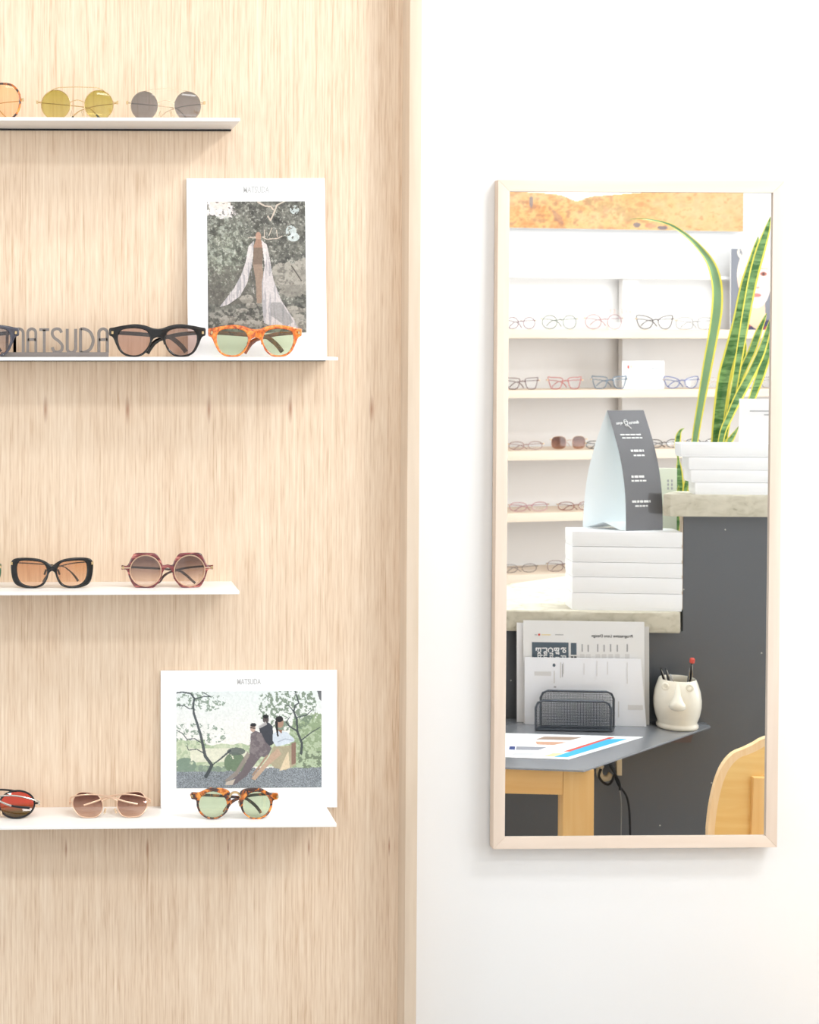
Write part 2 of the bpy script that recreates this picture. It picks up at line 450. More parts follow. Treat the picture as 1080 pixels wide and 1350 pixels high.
def print_sheet(name, w, h, img, parent, loc, rot=(0, 0, 0), face=-1, rough=0.6):
    """flat printed picture: img[row from top, col, rgb 0..255]; face -1 looks to -y, +1 looks to +y (column 0 is then at +x)"""
    ny, nx = img.shape[:2]
    xs = np.linspace(-w / 2, w / 2, nx) * (1 if face < 0 else -1); zs = np.linspace(h / 2, -h / 2, ny)
    X, Z = np.meshgrid(xs, zs)
    co = np.stack([X, np.zeros_like(X), Z], -1).reshape(-1, 3)
    i = np.arange(ny - 1)[:, None] * nx + np.arange(nx - 1)[None]
    q = np.stack([i, i + nx, i + nx + 1, i + 1], -1).reshape(-1, 4)
    me = bpy.data.meshes.new(name)
    me.vertices.add(len(co)); me.vertices.foreach_set('co', co.ravel())
    me.loops.add(q.size); me.loops.foreach_set('vertex_index', q.ravel())
    me.polygons.add(len(q)); me.polygons.foreach_set('loop_start', np.arange(0, q.size, 4))
    me.update(calc_edges=True)
    at_ = me.color_attributes.new('ink', 'FLOAT_COLOR', 'POINT')
    rgba = np.ones((len(co), 4)); rgba[:, :3] = s2l(img.reshape(-1, 3) / 255)
    at_.data.foreach_set('color', rgba.ravel())
    me.materials.append(vcol_mat('printed_ink', rough))
    o = bpy.data.objects.new(name, me); COL.objects.link(o)
    o.parent = parent; o.location = loc; o.rotation_euler = rot
    return o

# ------------------------------------------------------------------ little 2-D painter for the printed pictures
class Paint:
    def __init__(self, x0, y0, x1, y1, k):
        self.x = np.linspace(x0, x1, int((x1 - x0) * k)); self.y = np.linspace(y0, y1, int((y1 - y0) * k))
        self.X, self.Y = np.meshgrid(self.x, self.y); self.im = np.zeros(self.X.shape + (3,)) + 255.0
    def put(self, mask, col, a=1.0):
        m = (np.asarray(mask).astype(float) * a)[..., None]; self.im = self.im * (1 - m) + np.array(col, float) * m
    def fbm(self, sc, sx=1.0, sy=1.0, octv=4, seed=0):
        g = np.random.default_rng(seed); out = 0; amp = 1; tot = 0
        for o in range(octv):
            L = sc / (2 ** o)
            gx = (self.X - self.x[0]) / (L * sx); gy = (self.Y - self.y[0]) / (L * sy)
            n = g.random((int(gy.max()) + 3, int(gx.max()) + 3))
            ix, iy = gx.astype(int), gy.astype(int); fx, fy = gx - ix, gy - iy
            fx = fx * fx * (3 - 2 * fx); fy = fy * fy * (3 - 2 * fy)
            v = (n[iy, ix] * (1 - fx) + n[iy, ix + 1] * fx) * (1 - fy) + (n[iy + 1, ix] * (1 - fx) + n[iy + 1, ix + 1] * fx) * fy
            out = out + v * amp; tot += amp; amp *= 0.65
        return out / tot
    def poly(self, pts):
        ins = np.zeros(self.X.shape, bool); n = len(pts)
        for i in range(n):
            (xa, ya), (xb, yb) = pts[i], pts[(i + 1) % n]
            if ya == yb: continue
            c = ((ya > self.Y) != (yb > self.Y)) & (self.X < (xb - xa) * (self.Y - ya) / (yb - ya) + xa)
            ins ^= c
        return ins
    def ell(self, cx, cy, rx, ry): return ((self.X - cx) / rx) ** 2 + ((self.Y - cy) / ry) ** 2 < 1
    def line(self, pts, w0, w1=None):
        w1 = w0 if w1 is None else w1; m = np.zeros(self.X.shape, bool); n = len(pts) - 1
        for i in range(n):
            (xa, ya), (xb, yb) = pts[i], pts[i + 1]; dx, dy = xb - xa, yb - ya
            t = np.clip(((self.X - xa) * dx + (self.Y - ya) * dy) / (dx * dx + dy * dy + 1e-9), 0, 1)
            wd = (w0 + (w1 - w0) * (i + t) / n) / 2
            m |= (self.X - xa - t * dx) ** 2 + (self.Y - ya - t * dy) ** 2 < wd * wd
        return m

def forest_picture():
    p = Paint(274, 265, 403, 438, 2.0); X, Y = p.X, p.Y
    f = p.fbm(10, seed=1); g = p.fbm(4, 1, 1, 3, seed=2); h = p.fbm(34, seed=3)
    base = 96 + 50 * (f - 0.5) * 2 + 46 * (g - 0.5) * 2
    im = np.stack([base * 1.0, base * 0.98, base * 0.90], -1)
    gl = np.clip(1.2 - np.hypot((X - 300) / 44, (Y - 335) / 50), 0, 1)[..., None]
    im = im * (1 - 0.55 * gl) + (im * [1.02, 1.10, 0.98] + 34) * 0.55 * gl
    p.im = im * (0.9 + 0.2 * p.fbm(2, seed=77))[..., None]
    sky = (Y < 292 - (X - 274) * 0.1 + 14 * (h - 0.5)) & (X < 303 + 16 * (g - 0.5) + (Y - 265) * 0.35) & (Y + 0.0 * X < 284 + (X - 274) * 0.30 + 14 * (f - .5))
    p.put(sky, (232, 222, 218)); p.put(sky & (np.hypot((X - 292) / 14, (Y - 268) / 7) < 1), (246, 214, 202), 0.6)
    tex = p.fbm(5, seed=9) > 0.56
    p.put(tex & (Y > 285) & (Y < 345) & (X < 320), (168, 172, 158), 0.6)
    p.put((p.fbm(3, seed=10) > 0.64) & (Y < 400), (206, 204, 190), 0.55)
    p.put((p.fbm(7, seed=19) < 0.38) & (Y < 400), (62, 60, 52), 0.5)
    dark = (X < 345) & (Y > 350) & (Y < 400) & (f < 0.62); p.put(dark, (92, 86, 78), 0.55)
    for c in ((384, 305, 7, 8), (387, 312, 8, 6), (389, 276, 6, 6)): p.put(p.ell(*c) & (g > 0.42), (206, 214, 212), 0.85)
    rocks = [(375, 362, 20, 17), (388, 375, 22, 16), (398, 355, 10, 14), (325, 394, 9, 6), (331, 402, 8, 4), (345, 400, 9, 4), (318, 408, 7, 2.5), (380, 408, 22, 5), (393, 417, 7, 3), (384, 422, 10, 4), (300, 420, 12, 5), (330, 426, 22, 5), (396, 428, 9, 6)]
    for c in rocks:
        m = ((X - c[0]) / c[2]) ** 2 + ((Y - c[1]) / c[3]) ** 2 < 1 + 0.9 * (f - 0.5) + 0.4 * (g - 0.5)
        p.put(m, (146, 139, 128), 0.75); p.put(m & (Y < c[1]) & (g > 0.45), (176, 168, 155), 0.6); p.put(m & (g < 0.36), (104, 98, 90), 0.5)
    ground = (Y > 408 + 8 * (f - 0.5)); p.put(ground & (g > 0.55), (160, 154, 144), 0.6)
    for b, wd in (([(341, 266), (350, 271), (358, 272), (361, 276)], 2), ([(366, 270), (361, 282), (357, 290), (354, 285)], 2), ([(366, 270), (378, 264)], 1.6),
                  ([(338, 312), (328, 313)], 1.2), ([(346, 312), (352, 315), (366, 314), (372, 311)], 1.2), ([(349, 312), (349, 303)], 1), ([(355, 310), (359, 300)], 1), ([(366, 312), (365, 303)], 1)):
        p.put(p.line(b, wd), (216, 198, 180), 0.9)
    p.put(p.line([(384, 350), (392, 362), (397, 370)], 1.6), (70, 64, 58), 0.8)
    # standing figure in a long pale drape
    p.put(p.poly([(333, 345), (346, 345), (347, 378), (344, 399), (338, 399), (337, 370)]), (150, 126, 108))
    p.put(p.poly([(334, 326), (347, 326), (346, 348), (334, 348)]), (118, 98, 84))
    p.put(p.ell(341, 311, 3.7, 5.6), (178, 138, 116)); p.put(p.poly([(338, 315), (344, 315), (348, 326), (334, 326)]), (156, 118, 98))
    lft = [(335, 317), (328, 324), (324, 345), (318, 362), (308, 380), (289, 404), (300, 401), (316, 390), (326, 372), (331, 352), (334, 385), (335, 388), (331, 358), (334, 335)]
    rgt = [(345, 316), (352, 322), (356, 342), (360, 368), (370, 395), (386, 420), (392, 432), (360, 430), (347, 425), (345, 400), (345, 372), (349, 350), (347, 332)]
    for q in (lft, rgt): p.put(p.poly(q), (202, 192, 190))
    drape = p.poly(lft) | p.poly(rgt)
    p.put(drape & (p.fbm(6, 0.5, 6, 3, seed=4) > 0.55), (150, 146, 148), 0.7)
    p.put(p.poly([(356, 398), (370, 398), (386, 424), (376, 430), (356, 415)]), (128, 126, 124), 0.6)
    p.put(drape & (Y < 345) & (p.fbm(5, 0.5, 4, 2, seed=5) > 0.35), (224, 212, 206), 0.6)
    return np.clip((p.im * 0.9 + 16) * (0.93 + 0.14 * p.fbm(1.6, octv=2, seed=78))[..., None], 0, 250)

def lakeside_picture():
    p = Paint(232, 911, 424, 1038, 1.9); X, Y = p.X, p.Y
    f = p.fbm(12, seed=21); g = p.fbm(4, seed=22); h = p.fbm(30, 2, 1, seed=23)
    k = (Y - 911) / 90
    p.im = np.stack([232 + 18 * k, 238 + 6 * k, 236 + 0 * k], -1)
    far = (Y > 975 - 6 * (f - 0.5) + 6 * (X > 270)) & (Y < 1010); p.put(far, (206, 214, 184)); p.put(far & (g > 0.5), (168, 186, 150), 0.7)
    p.put((Y > 986) & (Y < 1004) & (X > 250) & (X < 330) & (h > 0.4), (238, 234, 214), 0.8)
    bank = (Y > 1008 + 10 * (f - 0.5)) & (X < 300); p.put(bank, (132, 148, 132)); p.put(bank & (g > 0.55), (160, 178, 150), 0.7)
    p.put(p.ell(244, 1008, 14, 10) & (g > 0.35), (126, 146, 128))
    p.put(p.ell(309, 1005, 14, 14) & (f > 0.3), (110, 130, 104)); p.put(p.ell(311, 990, 12, 5), (96, 104, 100), 0.9)
    right = (X > 385 - (Y - 960) * 0.25 + 16 * (f - 0.5)) & (Y > 944 + 18 * (g - 0.5)); p.put(right, (148, 166, 130)); p.put(right & (g > 0.52), (190, 204, 172), 0.8)
    p.put((X > 393) & (Y > 990) & (g < 0.5), (96, 106, 90), 0.6)
    crown = (np.hypot((X - 378) / 36, (Y - 932) / 27) < 1.1 + 0.5 * (f - 0.5)); p.put(crown & (p.fbm(3.5, seed=25) > 0.52), (112, 130, 108), 0.85)
    crl = (np.hypot((X - 262) / 32, (Y - 925) / 12) < 1.1) | (np.hypot((X - 255) / 40, (Y - 968) / 14) < 1.1)
    p.put(crl & (p.fbm(3.5, seed=26) > 0.58), (118, 138, 118), 0.8)
    grd = Y > 1016 + 5 * (f - 0.5) - 4 * (X > 330); n = np.random.default_rng(5).random(X.shape)
    p.put(grd, (118, 124, 130)); p.put(grd & (n > 0.62), (176, 184, 190), 0.8); p.put(grd & (n < 0.2), (74, 78, 84), 0.7)
    dk = (62, 68, 72)
    for pts, a, b in (([(271, 1023), (279, 1008), (270, 996), (267, 982), (264, 968), (260, 955), (255, 940), (254, 928), (256, 921), (251, 914), (240, 912), (232, 913)], 4.5, 1.6),
                      ([(256, 921), (268, 918), (277, 918), (266, 912)], 1.6, 1), ([(255, 934), (249, 934), (243, 930), (234, 929)], 1.4, 1), ([(279, 1008), (290, 1000), (303, 989)], 1.4, 2.6),
                      ([(264, 978), (256, 973), (246, 974), (240, 966), (232, 962)], 1.4, 1), ([(268, 992), (259, 987), (248, 988), (246, 983)], 1.4, 1),
                      ([(397, 993), (398, 980), (392, 965), (391, 948), (387, 938), (389, 930), (394, 927), (389, 912)], 3.4, 1.4),
                      ([(392, 964), (382, 958), (377, 952), (382, 945)], 2.4, 1), ([(391, 946), (404, 943), (411, 936)], 1.6, 1), ([(397, 976), (410, 966), (422, 959)], 1.8, 1), ([(387, 938), (381, 931), (375, 929)], 1.5, 1)):
        p.put(p.line(pts, a, b), dk, 0.9)
    p.put(p.poly([(418, 911), (424, 911), (424, 925), (421, 922)]), (104, 104, 106))
    # three seated figures
    p.put(p.poly([(341, 958), (352, 951), (359, 957), (361, 980), (352, 985), (344, 975)]), (62, 64, 72))
    p.put(p.ell(350, 948, 4, 5.6), (86, 76, 76)); p.put(p.ell(350, 944.5, 3.8, 2.6), (30, 30, 34))
    p.put(p.poly([(340, 957), (350, 951), (352, 955), (342, 960)]), (206, 200, 198), 0.8)
    p.put(p.poly([(330, 967), (336, 963), (344, 966), (350, 978), (358, 986), (352, 998), (344, 997), (338, 1004), (325, 1022), (309, 1034), (300, 1032), (318, 1016), (328, 996), (330, 978)]), (112, 102, 106))
    p.put(p.poly([(326, 990), (329, 996), (312, 1022), (298, 1030), (296, 1028), (310, 1016)]), (150, 138, 130), 0.9)
    p.put(p.poly([(298, 1030), (310, 1026), (306, 1034), (296, 1034)]), (206, 192, 178))
    p.put((p.poly([(330, 967), (344, 966), (352, 990), (340, 1000), (328, 990)])) & (g > 0.5), (142, 132, 132), 0.7)
    p.put(p.ell(333, 959.5, 3.6, 5.2), (196, 166, 150)); p.put(p.ell(333.5, 955.5, 4.0, 2.6), (40, 38, 42)); p.put(p.line([(330, 959), (336, 960)], 1.4), (46, 40, 42))
    p.put(p.poly([(360, 984), (372, 984), (384, 982), (390, 1008), (376, 1015), (362, 1012), (352, 1003)]), (176, 166, 138))
    p.put(p.poly([(366, 986), (371, 994), (352, 1010), (336, 1028), (331, 1026), (346, 1008), (356, 995)]), (196, 166, 142)); p.put(p.line([(352, 996), (333, 1021)], 2.4), (168, 140, 120))
    p.put(p.poly([(384, 980), (390, 978), (390, 1006), (384, 1008)]), (140, 110, 96)); p.put(p.poly([(375, 1000), (380, 990), (382, 1012), (368, 1016)]), (226, 206, 172))
    p.put(p.poly([(359, 968), (366, 963), (378, 965), (388, 974), (388, 977), (374, 982), (364, 984), (359, 976)]), (214, 222, 232)); p.put(p.line([(366, 978), (376, 974), (386, 976)], 1.2), (156, 166, 184), 0.8)
    p.put(p.ell(369, 953, 4.6, 6.4), (176, 138, 118)); p.put(p.ell(368, 948, 5.2, 4), (34, 32, 34)); p.put(p.line([(364, 952), (365, 962), (366, 970)], 3.6, 2), (34, 30, 32))
    p.put(p.poly([(366, 962), (372, 962), (371, 967)]), (150, 104, 84))
    return np.clip((p.im * 0.90 + 12) * (0.95 + 0.10 * p.fbm(1.8, octv=2, seed=79))[..., None], 0, 246)

def desert_picture():
    """hazy ochre hillside under a white sky, 0..305 across, 0..150 down"""
    p = Paint(0, 0, 305, 150, 0.9); X, Y = p.X, p.Y
    f = p.fbm(34, 1.6, 1, seed=31); g = p.fbm(9, 1.4, 1, seed=32)
    e = np.stack([250 - 8 * f, 208 + 34 * (f - 0.3), 140 + 70 * (f - 0.3)], -1); p.im = e
    sm = lambda v, a, b: np.clip((v - a) / (b - a), 0, 1)
    g2 = p.fbm(5, 1.6, 1, 3, seed=33); wl = 0.35 + 0.65 * sm(200 - X, 0, 120)
    p.put(sm(g, 0.48, 0.78), (226, 148, 92), 0.55 * wl); p.put(sm(0.5 - g2, 0.02, 0.22) * wl, (150, 104, 92), 0.4); p.put(sm(f, 0.5, 0.8), (252, 226, 176), 0.6)
    p.put(sm(g2, 0.6, 0.75), (214, 128, 84), 0.35)
    ridge = 111 + 6 * np.exp(-((X - 82) / 14) ** 2) - 0.05 * np.abs(X - 90) - np.clip((X - 120) / 24, 0, 30) - 30 * np.exp(-(X / 6) ** 2)
    p.im = p.im * np.array([0.90, 0.83, 0.80]); p.put(Y < ridge, (254, 253, 250))
    p.put(p.poly([(90, 112), (150, 122), (200, 136), (205, 143), (150, 140), (110, 130)]) & (g > 0.42), (176, 150, 104), 0.5)
    p.put(p.poly([(50, 126), (64, 136), (66, 146), (54, 140)]), (150, 112, 104), 0.45)
    p.put(p.ell(24, 119, 2.5, 7), (124, 120, 132), 0.7)
    p.put(p.ell(162, 144, 5, 3), (110, 104, 120), 0.7); p.put(p.ell(196, 147, 7, 2.5), (90, 88, 110), 0.7); p.put(p.ell(180, 145, 8, 3), (226, 130, 110), 0.5)
    return np.clip(p.im, 0, 255)

def portrait_picture():
    """fair short-haired person before a grey backdrop, 0..80 across, 0..95 down, drawn as it hangs (not mirrored)"""
    p = Paint(0, 0, 80, 95, 2.2); X, Y = p.X, p.Y
    p.im[:] = (132, 134, 142)
    p.put(p.ell(30, 102, 44, 19), (70, 74, 104)); n = p.fbm(4, seed=41); p.put(p.ell(30, 102, 44, 19) & (n > 0.6), (220, 90, 90), 0.8); p.put(p.ell(74, 88, 5, 6), (90, 160, 236))
    p.put(p.poly([(30, 58), (58, 58), (60, 84), (40, 95), (28, 84)]), (244, 206, 178))
    p.put(p.ell(44, 30, 27, 34), (250, 234, 216)); p.put(p.ell(42, 38, 21, 31), (252, 232, 220)); p.put(p.ell(66, 38, 4, 9), (246, 208, 184))
    for x in (32, 53):
        p.put(p.ell(x, 29, 5.2, 2.6), (190, 120, 106)); p.put(p.ell(x, 29, 2.2, 1.8), (104, 76, 72)); p.put(p.line([(x - 6, 23), (x + 6, 22.5)], 1.6), (222, 182, 154))
    p.put(p.line([(41, 29), (38, 43)], 1.2), (238, 204, 186)); p.put(p.ell(41, 45, 4, 1.6), (228, 172, 158))
    p.put(p.ell(42, 54, 7, 2.5), (220, 138, 134)); p.put(p.line([(36, 54), (48, 54)], 0.7), (180, 96, 92))
    p.put(p.ell(44, 4, 27, 13) & (p.fbm(5, 0.4, 3, seed=42) > 0.4), (252, 240, 222), 0.9)
    return np.clip(p.im, 0, 255)

# ------------------------------------------------------------------ room shell
def quad(name, pts, material, kind='structure'):
    mb = MB().add(pts, [tuple(range(len(pts)))])
    return tag(build(name, mb, material), kind=kind)

XL, XR, YW = -2.5, 4.1, 0.05
def yb(x):   # the back wall line (s = -0.26 of the eyewear wall)
    p = FW.w(0, -0.26, 0)
    return p.y + (x - p.x) * math.tan(FW.a)
FLOOR_M = ramp_mat('grey_floor', [(0.3, (164, 168, 172)), (0.7, (178, 182, 186))], 6, 0.5, 0.0, (1, 1, 1), 4, 0.3)
t_ = 0.12
quad('floor', [(XL, yb(XL), 0), (XR, yb(XR), 0), (XR, YW, 0), (XL, YW, 0)], FLOOR_M)
quad('ceiling', [(XL, yb(XL), CEIL), (XL, YW, CEIL), (XR, YW, CEIL), (XR, yb(XR), CEIL)], CEIL_PAINT)
mb = MB().box(XL, XR, YW, YW + t_, 0, CEIL); tag(build('wall_front', mb, WHITE_PAINT), kind='structure')
mb = MB().prism([(XL, yb(XL)), (XR, yb(XR)), (XR, yb(XR) - t_), (XL, yb(XL) - t_)], 0, CEIL); tag(build('wall_back', mb, WHITE_PAINT), kind='structure')
def side_wall(name, x0, x1, ya, yb_, wy0, wy1, wz0, wz1, wn):
    mb = MB().box(x0, x1, ya, wy0, 0, CEIL).box(x0, x1, wy1, yb_, 0, CEIL).box(x0, x1, wy0, wy1, 0, wz0).box(x0, x1, wy0, wy1, wz1, CEIL)
    tag(build(name, mb, WHITE_PAINT), kind='structure')
    f = MB(); q = 0.05; xm0, xm1 = x0 + 0.02, x1 - 0.02
    f.box(xm0, xm1, wy0, wy1, wz0, wz0 + q).box(xm0, xm1, wy0, wy1, wz1 - q, wz1).box(xm0, xm1, wy0, wy0 + q, wz0, wz1).box(xm0, xm1, wy1 - q, wy1, wz0, wz1)
    ym = (wy0 + wy1) / 2; f.box(xm0, xm1, ym - q / 2, ym + q / 2, wz0, wz1)
    tag(build(wn, f, mat('window_frame_grey', (120, 122, 124), 0.4)), kind='structure')
side_wall('wall_left', XL - t_, XL, yb(XL) - 0.1, YW + t_, -2.75, -0.4, 0.7, 2.6, 'window_1')
side_wall('wall_right', XR, XR + t_, yb(XR) - 0.1, YW + t_, -3.3, -0.6, 0.7, 2.6, 'window_2')

# oak veneer display panel and its pale gable board
mb = MB().box(-1.6, 0.554, 0.0, YW, 0.02, 2.75)
tag(build('trim_1', mb, VENEER), kind='structure')
mb = MB().box(0.554, 0.572, -0.043, YW, 0.02, 2.75)
tag(build('trim_2', mb, EDGE_WOOD, bevel=0.0008), kind='structure')

# ceiling light panels
for i, (x, y) in enumerate(PANELS):
    o = empty('ceiling_light', (x, y, CEIL)); tag(o, 'flat white rectangular light panel on the ceiling, outside the picture', 'light', 'ceiling light panels')
    build('frame', MB().box(-0.6, 0.6, -0.16, 0.16, -0.02, 0), STEEL_WHITE, o)
    m = mat('lit_diffuser', (255, 255, 255)); b = m.node_tree.nodes['Principled BSDF']; b.inputs['Emission Color'].default_value = (1, 0.99, 0.97, 1); b.inputs['Emission Strength'].default_value = 3
    build('diffuser', MB().box(-0.57, 0.57, -0.135, 0.135, -0.024, -0.0205), m, o)

# track spots aimed at the display panel
def spot(x, y, z, tx, tz, power):
    o = empty('track_spotlight', (x, y, CEIL)); tag(o, 'small white track spotlight aimed at the eyewear panel, outside the picture', 'light', 'track spotlights')
    d = (Vector((tx, 0, tz)) - Vector((x, y, z))).normalized()
    build('stem', MB().tube([(0, 0, 0), (0, 0, z - CEIL + 0.03)], 0.008), STEEL_WHITE, o)
    h = MB(); c = Vector((0, 0, z - CEIL)); h.tube([c - d * 0.09, c - d * 0.02, c + d * 0.0], [0.03, 0.035, 0.035], seg=20)
    build('lamp_head', h, STEEL_WHITE, o, smooth=True)
    l = bpy.data.lights.new('spot_lamp', 'SPOT'); l.energy = power; l.spot_size = R(95); l.spot_blend = 0.9; l.shadow_soft_size = 0.03; l.color = (1, 0.99, 0.98)
    lo = bpy.data.objects.new('spot_lamp', l); COL.objects.link(lo); lo.parent = o
    lo.location = c + d * 0.02; lo.rotation_euler = d.to_track_quat('-Z', 'Y').to_euler()
spot(1.05, -0.43, 2.55, 0.25, 1.35, 9.5)
spot(-0.40, -0.43, 2.55, 0.25, 1.45, 6.5)
spot(-1.3, -0.75, 2.6, 0.0, 1.2, 3.5)

# ------------------------------------------------------------------ four steel shelves on the panel
Z1, Z3, Z4 = 1.9140, 1.2225, 0.8770
Z2 = at(445, 475.2, -0.09).z + 0.0048
SH = [(Z1, 0.2945, 'top white steel shelf holding three round and octagonal wire glasses'),
      (Z2, at(446, 473, -0.09).x, 'second white steel shelf, with the metal letters and the tall picture card'),
      (Z3, 0.2955, 'third white steel shelf, with the hexagonal burgundy glasses'),
      (Z4, 0.4405, 'lowest white steel shelf, under the wide picture card')]
for z, x1, lab in SH:
    o = empty('wall_shelf', (0, 0, z)); tag(o, lab, 'shelf', 'thin white steel shelves on the oak panel')
    build('shelf_board', MB().box(-0.55, x1, -0.09, 0.0, -0.0048, 0), STEEL_WHITE, o, bevel=0.0009)
    build('mounting_flange', MB().box(-0.55, x1 - 0.002, -0.0022, -0.0002, -0.0075, -0.0048), BLACK_METAL, o)

# ------------------------------------------------------------------ eyewear
def mm(pts, s, cx, z0):
    return [((x - cx) / s / 1000, (z0 - y) / s / 1000) for x, y in pts]

def mirror_outline(half, n=8):
    r = smooth_path(half, n)
    return r + [(-x, z) for x, z in r[::-1]]

TEMP_ACE = ([(-66, 3, 0), (-64, 9, 0), (-30, 12, -2), (14, 14, -6), (27, 15, -12), (37, 16, -21), (43, 16, -29)],
            [(66, 3, 0), (64, 15, 0), (32, 19, -3), (8, 20, -9), (-3, 21, -15), (-10, 21, -24), (-14, 21, -31)])

def temples(root, W, zt, material, sec, tipmat=None, paths=TEMP_ACE, lo=0.004, zsc=1.0):
    k = W / 66.0
    for pth in paths:
        pts = smooth_path([(x * k / 1000, y / 1000, max(zt + z * zsc / 1000, lo)) for x, y, z in pth], 5)
        n = len(pts)
        rad = [sec[0] * (1.0 if i < n * 0.55 else 1.15) for i in range(n)]
        t = build('temple', MB().tube(pts, rad, seg=8, flat=(sec[1], 1.0), up=(0, 0, 1)), material, root, smooth=True)
        if tipmat:
            q = pts[-int(n * 0.32):]
            build('tip', MB().tube(q, [0.0013 + 0.0008 * i / len(q) for i in range(len(q))], seg=8), tipmat, t, smooth=True)
    for sgn in (-1, 1):
        x = sgn * W / 1000
        build('hinge', MB().box(x - 0.0015, x + 0.0015, 0.001, 0.0085, zt - 0.002, zt + 0.002), GOLD if material not in (SILVER, ROSE) else material, root)

def frame_acetate(name, label, group, outer, lens, fm, lm, loc, rz=0.0, depth=0.005, wrap=1.3, zt=0.036, tm=None, sec=(0.0032, 0.5), tip=None, ring=None, W=66, extras=None):
    o = empty(name, loc, (0, 0, rz)); tag(o, label, 'glasses', group)
    out = mirror_outline(outer)
    lr = smooth_path(lens, 6, True); ll = [(-x, z) for x, z in lr]
    plate('front', [out, lr, ll], depth, 0.0019, fm, o, wrap)
    for r_ in (lr, ll):
        plate('lens', [r_], 0.0012, 0.0002, lm, o, wrap, 0.0004)
        if ring:
            build('rim_ring', MB().tube([(x, wrap * x * x - depth / 2, z) for x, z in r_], 0.0009, closed=True, seg=6), ring, o, smooth=True)
    cx = 0.009
    for sgn in (-1, 1):
        build('nose_pad', MB().tube([(sgn * cx, 0.002, zt - 0.010), (sgn * (cx + 0.002), 0.006, zt - 0.017)], 0.0018, seg=6), fm, o, smooth=True)
    temples(o, W, zt, tm or fm, sec, tip)
    if extras: extras(o)
    return o

def circle(cx, cz, rx, rz_, n=32, p=2.0):
    r = []
    for k in range(n):
        a = 2 * math.pi * k / n; c, s = math.cos(a), math.sin(a)
        r.append((cx + rx * math.copysign(abs(c) ** (2 / p), c), cz + rz_ * math.copysign(abs(s) ** (2 / p), s)))
    return r

def frame_wire(name, label, group, lens, rim, rm, lm, loc, rz=0.0, bridge=None, bar=None, tm=None, tip=None, W=60, zt=0.03, wrap=1.2, tilt=0.0, rsec=0.0008, cat='glasses', pads=True, paths=TEMP_ACE, pm=None, zsc=1.0):
    """glasses with a tube rim round each lens outline (x,z in metres, right half)"""
    o = empty(name, loc, (tilt, 0, rz)); tag(o, label, cat, group)
    for sgn in (1, -1):
        ring = [(sgn * x, wrap * x * x, z) for x, z in lens]
        build('rim', MB().tube(ring, rim, closed=True, seg=8), rm, o, smooth=True)
        plate('lens', [[(sgn * x, z) for x, z in lens]], 0.001, 0.0002, lm, o, wrap)
        if pads:
            build('nose_pad', MB().tube([(sgn * 0.007, 0.005, zt - 0.012), (sgn * 0.009, 0.007, zt - 0.02)], 0.0016, seg=6), CLEARISH, o, smooth=True)
    if bridge: build('bridge', MB().tube(smooth_path(bridge, 5), rim * 1.05, seg=8), rm, o, smooth=True)
    if bar: build('brow_bar', MB().tube(smooth_path(bar, 5), rim * 0.95, seg=8), rm, o, smooth=True)
    for sgn in (-1, 1):
        xm = max(x for x, z in lens)
        build('end_piece', MB().tube([(sgn * xm, wrap * xm * xm, zt), (sgn * W / 1000, 0.004, zt)], max(rim, 0.0009), seg=6), rm, o, smooth=True)
    temples(o, W, zt, tm or rm, (rsec, 1.0), tip, paths, zsc=zsc)
    return o

def base_x(px, Y, z):   # x on the shelf for a column of the picture
    d = ray(px, 440); return CAM.x + d.x * ((Y - CAM.y) / d.y)

G_TOP, G_2, G_3, G_4 = ('wire glasses on the top shelf', 'thick-framed glasses on the second shelf', 'glasses on the third shelf', 'glasses on the lowest shelf')
YG = -0.062
# top shelf -------------------------------------------------------
octo = [(26, 8), (19, -0), (8, 0), (-8, 0)]
oc = [(0.0335 + x / 1000, z / 1000 + 0.0265) for x, z in [(-26, -9), (-26, 11), (-17, 23), (-8, 26), (9, 26), (18, 22), (25.5, 11), (25.5, -8), (18, -21), (9, -25), (-9, -25), (-18, -21)]]
oc = smooth_path(oc, 3, True)
frame_wire('sunglasses', 'octagonal tortoiseshell glasses cut by the left edge on the top shelf', G_TOP, oc, 0.0017, DARK_TORT, L_PEACH,
           (base_x(-27, YG, 0), YG, Z1), bridge=[(-0.008, 0, 0.034), (0, -0.001, 0.037), (0.008, 0, 0.034)], tm=GOLD, W=64, zt=0.030, pads=False)
frame_wire('sunglasses', 'round gold wire sunglasses with olive yellow lenses and a double bridge', G_TOP, circle(0.0317, 0.0222, 0.0213, 0.0218, 40), 0.0006, GOLD, L_OLIVE,
           (base_x(102, YG, 0), YG, Z1), bridge=[(-0.0105, 0, 0.026), (0, -0.002, 0.029), (0.0105, 0, 0.026)],
           bar=[(-0.046, 0.001, 0.038), (-0.032, -0.002, 0.0458), (-0.012, -0.003, 0.0475), (0.012, -0.003, 0.0475), (0.032, -0.002, 0.0462), (0.046, 0.001, 0.038)], tm=GOLD, tip=BLACK_METAL, W=59, zt=0.0265)
frame_wire('sunglasses', 'round pale wire sunglasses with grey lenses at the right end of the top shelf', G_TOP, circle(0.032, 0.0215, 0.0198, 0.0212, 40), 0.0005, CLEARISH, L_GREY,
           (base_x(218.5, YG, 0), YG, Z1), bridge=[(-0.012, 0, 0.026), (0, -0.002, 0.029), (0.012, 0, 0.026)],
           bar=[(-0.034, 0, 0.0425), (-0.012, -0.003, 0.0455), (0.012, -0.003, 0.0455), (0.034, 0, 0.0425)], tm=CLEARISH, W=57, zt=0.0265)
